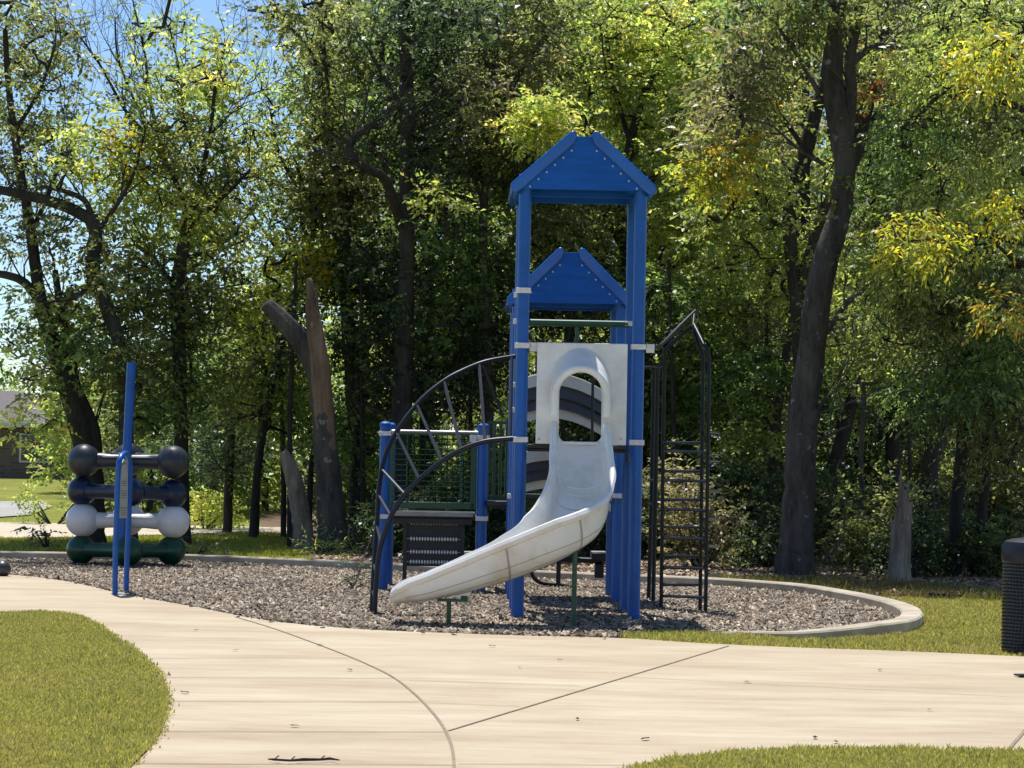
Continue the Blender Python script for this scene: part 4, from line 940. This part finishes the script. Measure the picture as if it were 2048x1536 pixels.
tree('open_crowned_tree', 'open-crowned yellow-green tree against the sky at upper left', 38.5,
     [(366, 1080, 36), (362, 880, 28), (358, 700, 28), (354, 580, 28), (366, 500, 26), (376, 430, 18)],
     [[(374, 440, 14), (350, 360, 11), (300, 280, 9), (250, 220, 7), (200, 130, 5), (150, 60, 3)], [(376, 440, 14), (400, 360, 11), (420, 270, 9), (430, 180, 7), (450, 90, 5)], [(378, 450, 12), (440, 400, 9), (500, 340, 6)], [(330, 320, 9), (300, 200, 7), (290, 110, 5), (270, 20, 4)], [(352, 580, 12), (310, 520, 10), (270, 490, 7)], [(400, 350, 8), (370, 250, 6), (360, 150, 5), (340, 60, 3)], [(300, 270, 6), (240, 130, 5), (230, 40, 3)], [(362, 520, 10), (420, 500, 8), (470, 470, 6)]],
     [(370, 110, 110, 80, 0, 1.4, 40, 40, 'yg'), (440, 150, 70, 60, 0, 1.2, 32, 42, 'bright'), (340, 230, 130, 80, 0, 1.5, 70, 50, 'yg'), (400, 330, 110, 90, 0, 1.5, 80, 55, 'olive'), (330, 430, 120, 80, .2, 1.4, 80, 60, 'yg'), (430, 460, 80, 80, 0, 1.2, 50, 60, 'bright'), (400, 580, 90, 80, .3, 1.3, 60, 60, 'olive'), (330, 620, 70, 70, .3, 1, 40, 60, 'green'), (380, 750, 60, 110, .5, 1.0, 60, 60, 'green'), (280, 330, 60, 40, 0, 1, 16, 50, 'yg'), (310, 40, 60, 40, 0, 1, 10, 35, 'pale'), (330, -360, 190, 110, -3.6, .7, 34, 50, 'olive')], 'bark_dark', seed=8, dens=.75, sprays=3)
tree('pale_sapling', 'pale-leaved thin tree in front of the sky between the open crown and the olive tree', 41.0,
     [(505, 1070, 18), (520, 900, 16), (560, 700, 14), (600, 560, 13), (628, 460, 12), (622, 380, 10)],
     [[(628, 470, 9), (600, 390, 8), (560, 310, 6), (540, 220, 4)], [(622, 400, 8), (650, 330, 6), (640, 240, 4)], [(600, 560, 8), (540, 480, 6), (500, 420, 4)]],
     [(560, 200, 70, 60, 0, 1.2, 30, 40, 'pale'), (540, 320, 70, 80, 0, 1.2, 46, 45, 'bright'), (560, 440, 70, 60, 0, 1.2, 34, 45, 'pale'), (590, 550, 80, 50, -.5, 1.2, 60, 60, 'bright'), (540, 640, 70, 70, .3, 1.2, 50, 60, 'bright'), (480, 620, 60, 70, .5, 1.2, 40, 60, 'yg'), (640, 520, 40, 30, -2.4, 0.3, 18, 71, 'yellow'), (470, 760, 80, 90, .5, 1.2, 60, 60, 'olive'), (560, 800, 60, 80, .3, 1, 40, 60, 'green')], 'bark_dark', seed=9, dens=.7)
# --- centre trees
tree('olive_tree', 'olive-leaved tree reaching the top of the photo between sky gap and ivy trunk', 39.5,
     [(715, 1095, 34), (712, 900, 30), (700, 700, 28), (690, 560, 26), (690, 420, 22), (660, 280, 18), (650, 150, 14), (640, 20, 10)],
     [[(690, 430, 14), (740, 300, 12), (760, 160, 9), (770, 30, 7)], [(655, 200, 9), (620, 100, 7), (560, 40, 5), (500, 20, 3)], [(690, 500, 10), (620, 400, 8), (590, 320, 5)]],
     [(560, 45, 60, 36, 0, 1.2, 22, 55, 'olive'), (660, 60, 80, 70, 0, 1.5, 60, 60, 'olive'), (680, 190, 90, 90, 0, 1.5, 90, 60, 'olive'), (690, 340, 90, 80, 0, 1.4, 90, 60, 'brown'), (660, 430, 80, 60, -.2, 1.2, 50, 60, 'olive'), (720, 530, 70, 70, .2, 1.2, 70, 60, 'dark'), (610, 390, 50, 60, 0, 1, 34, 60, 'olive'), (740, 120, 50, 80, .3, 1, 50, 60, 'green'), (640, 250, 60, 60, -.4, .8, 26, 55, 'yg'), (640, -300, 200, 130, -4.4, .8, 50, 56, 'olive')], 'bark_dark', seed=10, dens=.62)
tree('ivy_trunk_tree', 'tall straight dark trunk tree with a hooked C-shaped limb, left of the tower', 37.5,
     [(790, 1100, 50), (800, 900, 44), (808, 700, 40), (812, 560, 34), (814, 440, 30), (812, 320, 26), (816, 200, 24), (808, 60, 24), (812, -60, 20)],
     [[(804, 450, 24, -.3), (772, 362, 19, -1.2), (744, 342, 18, -1.6), (718, 325, 18, -1.8), (699, 306, 19, -1.8), (701, 288, 17, -1.8), (717, 268, 16, -1.8), (742, 252, 13, -1.8), (758, 257, 7, -1.8)],
      [(812, 90, 16), (850, 60, 14), (900, 40, 11), (960, 20, 8)], [(812, 250, 9), (870, 200, 7), (920, 170, 5)], [(812, 220, 9), (770, 160, 8), (740, 100, 6)]],
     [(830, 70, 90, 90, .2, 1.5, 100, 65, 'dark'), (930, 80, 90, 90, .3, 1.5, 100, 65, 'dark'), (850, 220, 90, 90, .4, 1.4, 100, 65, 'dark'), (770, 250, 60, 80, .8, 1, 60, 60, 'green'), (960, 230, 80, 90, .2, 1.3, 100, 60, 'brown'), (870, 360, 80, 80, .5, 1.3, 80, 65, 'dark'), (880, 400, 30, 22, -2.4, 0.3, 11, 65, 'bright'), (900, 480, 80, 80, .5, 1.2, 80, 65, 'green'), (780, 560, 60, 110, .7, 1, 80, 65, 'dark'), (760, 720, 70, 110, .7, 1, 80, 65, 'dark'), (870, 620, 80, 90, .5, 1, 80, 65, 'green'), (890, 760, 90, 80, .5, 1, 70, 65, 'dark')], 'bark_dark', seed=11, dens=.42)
tree('slender_tree', 'slender grey tree rising behind the tower roofs, with sparkling brownish leaves', 38.8,
     [(985, 1110, 22), (980, 900, 20), (972, 640, 18), (966, 450, 18), (976, 350, 16), (1002, 250, 14), (1022, 180, 12), (1062, 110, 10), (1124, 40, 7)],
     [[(968, 420, 9), (940, 330, 7), (900, 280, 5)], [(1000, 260, 8), (990, 170, 6), (1000, 80, 4)]],
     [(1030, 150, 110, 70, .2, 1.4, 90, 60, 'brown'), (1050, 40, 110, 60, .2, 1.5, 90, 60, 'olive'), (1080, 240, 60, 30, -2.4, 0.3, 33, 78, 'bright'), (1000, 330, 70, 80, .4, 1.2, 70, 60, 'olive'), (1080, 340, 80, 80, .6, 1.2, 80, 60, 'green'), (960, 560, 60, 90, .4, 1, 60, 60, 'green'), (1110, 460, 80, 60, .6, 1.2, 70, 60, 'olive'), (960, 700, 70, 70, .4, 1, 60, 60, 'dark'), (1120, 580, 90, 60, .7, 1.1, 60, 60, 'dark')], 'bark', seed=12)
tree('bright_tree', 'bright yellow-green tree behind and right of the taller tower roof', 41.5,
     [(1310, 1100, 34), (1300, 900, 30), (1280, 700, 28), (1260, 560, 24), (1240, 420, 22), (1262, 280, 18), (1300, 160, 14), (1370, 40, 9)],
     [[(1250, 500, 14), (1190, 400, 11), (1170, 300, 8), (1180, 170, 5)], [(1262, 290, 12), (1230, 180, 9), (1210, 60, 6)], [(1250, 440, 12), (1330, 330, 9), (1400, 280, 6)], [(1270, 620, 12), (1340, 540, 9), (1420, 500, 6)]],
     [(1180, 70, 110, 80, 0, 1.5, 100, 60, 'yg'), (1310, 60, 110, 80, 0, 1.5, 100, 60, 'bright'), (1200, 190, 90, 70, .2, 1.4, 70, 60, 'yg'), (1330, 200, 110, 90, 0, 1.5, 110, 60, 'yg'), (1420, 90, 80, 90, 0, 1.4, 80, 60, 'bright'), (1350, 350, 110, 90, 0, 1.5, 110, 60, 'yg'), (1360, 500, 110, 90, 0, 1.4, 110, 60, 'bright'), (1180, 440, 80, 80, .3, 1.3, 70, 60, 'olive'), (1400, 620, 110, 80, 0, 1.4, 100, 60, 'yg'), (1390, 740, 110, 70, 0, 1.4, 80, 60, 'green'), (1210, 560, 60, 60, .3, 1, 40, 60, 'green')], 'bark_dark', seed=13)
tree('thin_limb_tree', 'thin crooked tree with a pale slanting limb right of the leaning grey tree', 35.0,
     [(1722, 1140, 12), (1724, 1000, 11), (1722, 900, 10), (1728, 790, 9), (1716, 760, 8)],
     [[(1612, 740, 10), (1640, 690, 11), (1690, 610, 12), (1735, 570, 12), (1752, 540, 11), (1766, 515, 9), (1775, 490, 5)]],
     [(1700, 660, 60, 50, .4, .8, 26, 55, 'yg'), (1760, 720, 50, 60, .4, .8, 30, 55, 'yg')], 'bark', seed=14)
for i, (lab, D, tr_, lm, bl) in enumerate([
  ('dark curved twin trunk rising left of the grey stump top', 37.0, [(1855, 1100, 36), (1858, 960, 34), (1872, 880, 36), (1858, 820, 30), (1846, 740, 26), (1840, 640, 22), (1850, 500, 18), (1860, 300, 14)], [[(1874, 900, 22), (1900, 850, 20), (1915, 780, 14), (1930, 700, 10)]], [(1820, 420, 80, 90, .4, 1, 60, 60, 'olive'), (1890, 560, 80, 90, .5, 1, 60, 60, 'green')]),
  ('upright mid-grey trunk between the stump and the litter bin', 32.5, [(1906, 1150, 34), (1910, 1060, 26), (1918, 960, 24), (1926, 860, 24), (1928, 740, 20), (1935, 600, 16)], [], [(1930, 700, 70, 60, .3, .8, 30, 60, 'green')]),
  ('slim trunk nearest the litter bin, hidden above by hanging leaves', 32.8, [(1952, 1160, 24), (1962, 1040, 20), (1974, 940, 19), (1980, 820, 17), (1990, 660, 14)], [], [(1990, 780, 60, 60, .3, .8, 26, 60, 'olive')]),
  ('dark leaning trunk between the leaning grey tree and the stump', 38.5, [(1640, 1110, 30), (1660, 960, 28), (1690, 860, 28), (1720, 720, 24), (1740, 600, 20), (1815, 330, 14), (1822, 200, 12)], [], [(1740, 520, 70, 70, .3, 1, 40, 60, 'green'), (1680, 760, 80, 70, .5, 1, 46, 60, 'green')]),
  ('straight dark trunk above and behind the stump', 39.5, [(1786, 1110, 34), (1786, 900, 30), (1788, 760, 30), (1794, 620, 26), (1812, 420, 18), (1816, 250, 15), (1815, 60, 12)], [], [(1800, 820, 90, 70, .4, 1, 50, 60, 'dark'), (1790, 180, 80, 80, .4, 1, 50, 60, 'green')]),
  ('thin straight post-like trunk at the end of the far walk', 42.0, [(567, 1072, 12), (567, 960, 11), (565, 860, 10), (560, 700, 9)], [], [(570, 760, 50, 60, .3, 1, 30, 60, 'olive')]),
  ('dark trunk left of the leaning snag in deep shade', 44.0, [(455, 1045, 20), (458, 960, 18), (462, 880, 16), (470, 700, 13)], [], [(440, 880, 90, 70, 0, 1.4, 70, 65, 'dark'), (470, 780, 70, 60, 0, 1.4, 50, 65, 'green')]),
  ('thin dark trunk just right of the leaning snag', 41.5, [(618, 1060, 12), (622, 940, 12), (632, 860, 10), (640, 700, 8)], [], [(640, 830, 60, 70, .4, 1, 34, 60, 'green')]),
  ('slim grey trunk between the broken tree and the low deck', 39.0, [(705, 1080, 12), (708, 950, 12), (712, 840, 11), (716, 700, 9)], [], [(720, 860, 50, 80, .3, .8, 44, 60, 'green')]),
  ('dark slanting trunk beyond the ladder climber', 38.0, [(1530, 1110, 22), (1545, 960, 20), (1552, 860, 18), (1570, 720, 16), (1600, 580, 14), (1622, 470, 10)], [], [(1500, 760, 80, 80, .3, 1, 60, 60, 'green'), (1500, 880, 70, 60, .3, 1, 44, 60, 'yg')]),
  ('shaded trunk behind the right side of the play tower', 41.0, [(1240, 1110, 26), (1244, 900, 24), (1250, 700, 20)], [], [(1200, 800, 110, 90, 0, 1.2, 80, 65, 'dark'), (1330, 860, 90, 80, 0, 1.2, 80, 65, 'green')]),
]):
    tree('understory_tree', lab, D, tr_, lm, bl, 'bark_dark', seed=40 + i)

# --- deeper rows of the wood: each a tree of its own
r = np.random.default_rng(99)
row = []
for D, x0 in ((43.5, 850), (49, 800), (55, 770), (62, 740), (70, 730), (80, 720), (92, 720)):
    st_ = 3.3 * F / D; x = x0
    while x < 2180:
        row.append((x + r.uniform(-40, 40), D + r.uniform(-2.5, 2.5), r.choice(['olive', 'green', 'olive', 'yg', 'yg'] if D < 60 else ['yg', 'bright', 'yg', 'olive', 'bright']))); x += st_  # far rows take brighter leaf colours, painting in light from the gaps behind
words = {'olive': 'olive', 'green': 'mid-green', 'yg': 'yellow-green', 'bright': 'bright yellow-green'}
for i, (x, D, pal) in enumerate(row):
    by = 905 + F * 1.52 / D + (x - 1024) * math.tan(RHO); lean = r.uniform(-40, 40); bl = []; pm = F / D
    pal2 = {'olive': 'green', 'green': 'olive', 'yg': 'olive', 'bright': 'yg'}[pal]; top = 2.4 + (905 / pm) + 1.0; nb = int(top / 1.75)
    for k in range(nb):
        z = 1.9 + k * 1.75; y = 905 - (z - 1.52) * pm
        bl.append((x + lean * k / nb + r.uniform(-.5, .5) * pm, y, 2.0 * pm, 1.25 * pm, 0, 1.3, 18, 49, pal if k % 3 else pal2))
    w0 = .28 * pm
    tree('background_tree', f'{words[pal]} leafy tree standing deeper in the wood, among many like it', D,
         [(x, by, w0), (x + lean * .2, 860, w0 * .85), (x + lean * .4, 600, w0 * .7), (x + lean * .8, 250, w0 * .5), (x + lean, 0, w0 * .3)], [], bl, 'bark_dark', group='trees deeper in the wood', seed=200 + i, L=.11 + .0011 * D, W=.055 + .0006 * D, maxbr=60, twig=.010, dens=1.0)
# far low trees on the left, beyond the walk
for i, (x, D, top, pal, lab) in enumerate([(300, 58, 660, 'olive', 'low olive tree beyond the far walk behind the ball climber'), (430, 54, 600, 'green', 'rounded green tree in shade beyond the far walk'), (530, 60, 560, 'yg', 'yellow-green tree beyond the end of the far walk'), (-20, 120, 700, 'pale', 'pale treetop beyond the house at the left edge'), (180, 78, 720, 'yg', 'small yellow-green tree right of the house'), (250, 70, 700, 'green', 'dense green tree between house and ball climber')]):
    by = 905 + F * 1.52 / D + (x - 1024) * math.tan(RHO); h = by - top
    tree('far_tree', lab, D, [(x, by, 16), (x, by - h * .5, 12), (x, by - h * .8, 8)], [], [(x, by - h * .3, 75, h * .26, 0, 1.8, 70, 50, pal), (x, by - h * .62, 80, h * .3, 0, 2, 80, 50, pal)], 'bark_dark', seed=300 + i, L=.2, W=.11, maxbr=30)

# --- shrubs
def shrub(label, px, py, wpx, hpx, D, pal, n=40, per=60, L=.085, W=.045, seed=0, group=None, name='shrub', stems=6):
    r = np.random.default_rng(500 + seed); base = at(px, py, D); base.z = 0; sc = D / F
    root = empty(name, base, 0, label=label, cat='shrub', group=group); b = MB(); cs = []
    ns_ = max(4, n // 7); st_ = [(r.uniform(-.5, .5), r.uniform(-.4, .4), r.uniform(.45, 1.0), r.normal(0, .15)) for _ in range(ns_)]
    for k in range(n):
        sx, sy, sh, sl_ = st_[k % ns_]; t = r.uniform(.12, 1) ** .8
        cs.append((base.x + (sx + sl_ * t + r.normal(0, .05)) * wpx * sc, base.y + (sy + r.normal(0, .05)) * wpx * sc, t * sh * hpx * sc))
    cs = np.array(cs)
    for k in r.permutation(n)[:stems * 3]:
        p = Vector(cs[k]) - base; b.tube([Vector((p.x * .12, p.y * .12, -.03)), Vector((p.x * .6, p.y * .6, p.z * .55)), p], [.012, .008, .003], 5)
    b.build('stems', M['bark_dark'], root); rad = r.uniform(.10, .34, n) * (1 if D < 50 else 1.6); per = int(per * .55)
    join_leaf([leaves(cs, rad, per, L, W, pal, r, .1)], 'foliage', root, base); return root
shrub('spindly green bush on the lawn left of the ball climber', 108, 1045, 110, 105, 47, 'yg', 34, 40, seed=1)
shrub('low brown weedy bush behind the kerb left of the ball climber', 96, 1106, 60, 46, 36.5, 'brown', 10, 30, seed=2)
shrub('bright sunlit bush right of the navy balls', 410, 1035, 100, 90, 46, 'bright', 40, 60, seed=3)
shrub('small weedy bush at the foot of the balls on the right', 392, 1100, 60, 36, 35, 'brown', 10, 30, seed=4)
shrub('tuft of bright weeds at the foot of the broken-topped tree', 640, 1112, 80, 26, 35.6, 'bright', 14, 50, L=.10, W=.02, seed=5)
shrub('loose shrub between the broken tree and the low deck post', 738, 1118, 50, 150, 36.6, 'dark', 16, 50, seed=6)
labs = ['tangled olive shrub', 'dark leafy shrub', 'yellow-green shrub', 'brownish thicket shrub', 'shaded green shrub']
spots = []
x = 800; k = 0
rs_ = np.random.default_rng(321)
while x < 2080:
    spots.append((x, 33.2 + rs_.uniform(-.3, 3.5) - (1.2 if x > 1650 else 0))); x += rs_.uniform(55, 85)
marks = [(690, 'left of the low deck'), (900, 'behind the low deck'), (1060, 'behind the slide'), (1230, 'behind the tower posts'), (1400, 'behind the ladder climber'), (1520, 'left of the leaning grey tree'), (1640, 'right of the leaning grey tree'), (1760, 'just behind the grey stump'), (1880, 'right of the grey stump'), (2000, 'behind the litter bin')]
pals = ['olive', 'dark', 'green', 'brown', 'dark', 'dark']  # mostly dark leaf colours, with undergrowth shade put into the tint
seen = {}
for i, (x, D) in enumerate(spots):
    by = 905 + F * 1.52 / D + (x - 1024) * math.tan(RHO); pal = pals[int(rs_.integers(0, 6))]
    mk = min(marks, key=lambda q: abs(q[0] - x))[1]; h_ = rs_.uniform(120, 260)
    w_ = {'olive': 'tangled olive', 'dark': 'dark leafy', 'yg': 'yellow-green', 'brown': 'brownish', 'green': 'shaded green'}[pal]
    lab = f'{w_} shrub {mk}'
    shrub(lab, x, by, rs_.uniform(110, 170), h_, D, pal, int(h_ / 3.2), 60, seed=20 + i, group='shrubs along the edge of the wood')
for i in range(3, 22):
    x = 430 + i * 78 + rs_.uniform(-20, 20); D = 43 + rs_.uniform(-2, 4); by = 905 + F * 1.52 / D + (x - 1024) * math.tan(RHO); pal = pals[int(rs_.integers(0, 6))]
    shrub('tall shrub in the second rank, deeper in the shade of the wood', x, by, 150, rs_.uniform(180, 330), D, pal, 75, 60, L=.13, W=.07, seed=80 + i, group='shrubs deeper in the wood')
# grey stump
st = at(1795, 1168, 30.6); st.z = 0
root = empty('dead_stump', st, 0, label='jagged pale grey dead tree stump at the edge of the woods', cat='stump')
b = MB(); bm = b.bm; sc = 30.6 / F; ns_ = 40; rr_ = np.random.default_rng(5)
tops = [(-1, 140), (-.8, 150), (-.62, 148), (-.55, 165), (-.45, 222), (-.2, 218), (-.1, 190), (.05, 196), (.15, 205), (.35, 198), (.55, 204), (.8, 206), (.9, 180), (1, 160)]
tj = rr_.uniform(-26, 12, ns_); rid = rr_.normal(0, .13, ns_); rings = []
for t in (0, .06, .2, .4, .6, .78, .9, 1.0, .99, .7):
    ring = []
    for k in range(ns_):
        a = 2 * math.pi * k / ns_; x = math.cos(a); top = float(np.interp(x, [q[0] for q in tops], [q[1] for q in tops])) - (12 if math.sin(a) > 0 else 0) + tj[k]
        rad = 18.5 * (1 + rid[k] + .25 * max(0, .15 - t) / .15 - .12 * t + (.04 * math.sin(9 * a + 8 * t))) * (1 if len(rings) < 8 else (.75 if len(rings) == 8 else .6))
        z = top * t * sc if len(rings) < 8 else (top * .97 * sc if len(rings) == 8 else 120 * sc)
        ring.append(bm.verts.new((x * rad * sc + (.02 + .03 * t), math.sin(a) * rad * sc * .9, z - (.05 if t == 0 and not rings else 0))))
    rings.append(ring)
for p_, q_ in zip(rings, rings[1:]):
    for k in range(ns_): bm.faces.new((p_[k], p_[(k + 1) % ns_], q_[(k + 1) % ns_], q_[k]))
bm.faces.new(rings[-1])
b.build('splintered_trunk', M['deadwood'], root)
# fallen branches and bare brush
for i, (x0, y0, x1, y1, D, lab) in enumerate([(1650, 1120, 1690, 1075, 31.5, 'pale bare branch lying in the brush right of the leaning grey tree'), (1860, 1188, 1985, 1206, 27.0, 'dark fallen branch on the leaf litter left of the litter bin'), (720, 1110, 690, 1040, 36, 'thin bare branch propped in the shrub beside the broken tree')]):
    a = at(x0, y0, D); c_ = at(x1, y1, D + .4); a.z = max(a.z, .02); m_ = (a + c_) / 2 + Vector((0, 0, .03)); o_ = a.copy()
    b = MB(); b.tube([a - o_, m_ - o_, c_ - o_], [.02, .016, .006], 7); b.tube([m_ - o_, m_ - o_ + Vector((.12, .05, .12))], [.008, .003], 5); ob = b.build('fallen_branch', M['bark'] if i != 1 else M['bark_dark'], None); ob.location = o_; setp(ob, lab, 'branch')
for i in range(14):
    x = 480 + i * 112 + rs_.uniform(-35, 35); D = rs_.uniform(37.5, 45); by = 905 + F * 1.52 / D + (x - 1024) * math.tan(RHO); q = [x + rs_.uniform(-30, 30) for _ in range(3)]; w0 = rs_.uniform(7, 14)
    tree('sapling', 'thin dark sapling stem standing in the shade of the wood', D, [(x, by, w0 * 1.3), ((x + q[0]) / 2, by - 130, w0), (q[0], 820, w0 * .9), ((q[0] + q[1]) / 2, 660, w0 * .7), (q[1], 520, w0 * .5)], [], [(q[1], 640, 70, 120, 0, .8, 22, 50, pals[i % 6])], 'bark_dark', group='thin saplings in the wood', seed=400 + i)
print('LEAVES', NL[0])


# dry scraggly branch hanging in front of the far kerb
a = G(700, 1186); o_ = a.copy(); b = MB(); P_ = [a, at(712, 1160, a.y + .3), at(722, 1130, a.y + 1.0), at(733, 1100, a.y + 1.6), at(745, 1072, a.y + 2.2)]
root = empty('dry_branch', o_, 0, label='scraggly dark dry branch standing in the wood chips left of the arch climber', cat='branch')
b.tube([p - o_ for p in P_], [.012, .010, .009, .007, .004], 6, smooth=3); cs = []
for k in range(40):
    t = random.uniform(0, 3.99); i = int(t); p = P_[i].lerp(P_[i + 1], t - i); q = p + Vector((random.uniform(-.16, .16), random.uniform(-.1, .1), random.uniform(-.1, .12))); q.z = max(q.z, .02); b.tube([p - o_, q - o_], [.005, .002], 4); cs.append(tuple(q))
b.build('stems', M['bark_dark'], root); join_leaf([leaves(np.array(cs), np.full(40, .05), 7, .035, .02, 'dark', np.random.default_rng(3), .2)], 'foliage', root, o_)
# a few fallen leaves on the path
for k in range(16):
    px_, py_ = [(470, 1300), (640, 1290), (985, 1292), (1040, 1335), (1155, 1438), (1630, 1475), (1672, 1484), (1290, 1478), (700, 1340), (1495, 1364), (370, 1385), (590, 1452), (1860, 1420), (1120, 1320), (390, 1260), (1760, 1340)][k]
    p = G(px_, py_, .032); o_ = MB(); a_ = random.uniform(0, 6.28); L_ = random.uniform(.018, .035); c_, s_ = math.cos(a_), math.sin(a_)
    vs = [o_.bm.verts.new((L_ * (x * c_ - y * s_), L_ * (x * s_ + y * c_), z)) for x, y, z in ((-1, 0, .0), (-.3, .5, .006), (.6, .4, .003), (1.1, 0, .008), (.5, -.45, .004), (-.4, -.5, .006))]
    o_.bm.faces.new(vs); q = o_.build('fallen_leaf', M['bark_dark'] if k % 3 else M['redwood'], None, smooth=False); q.location = p; setp(q, 'small curled brown leaf lying on the concrete path', 'leaf', 'fallen leaves scattered on the path')
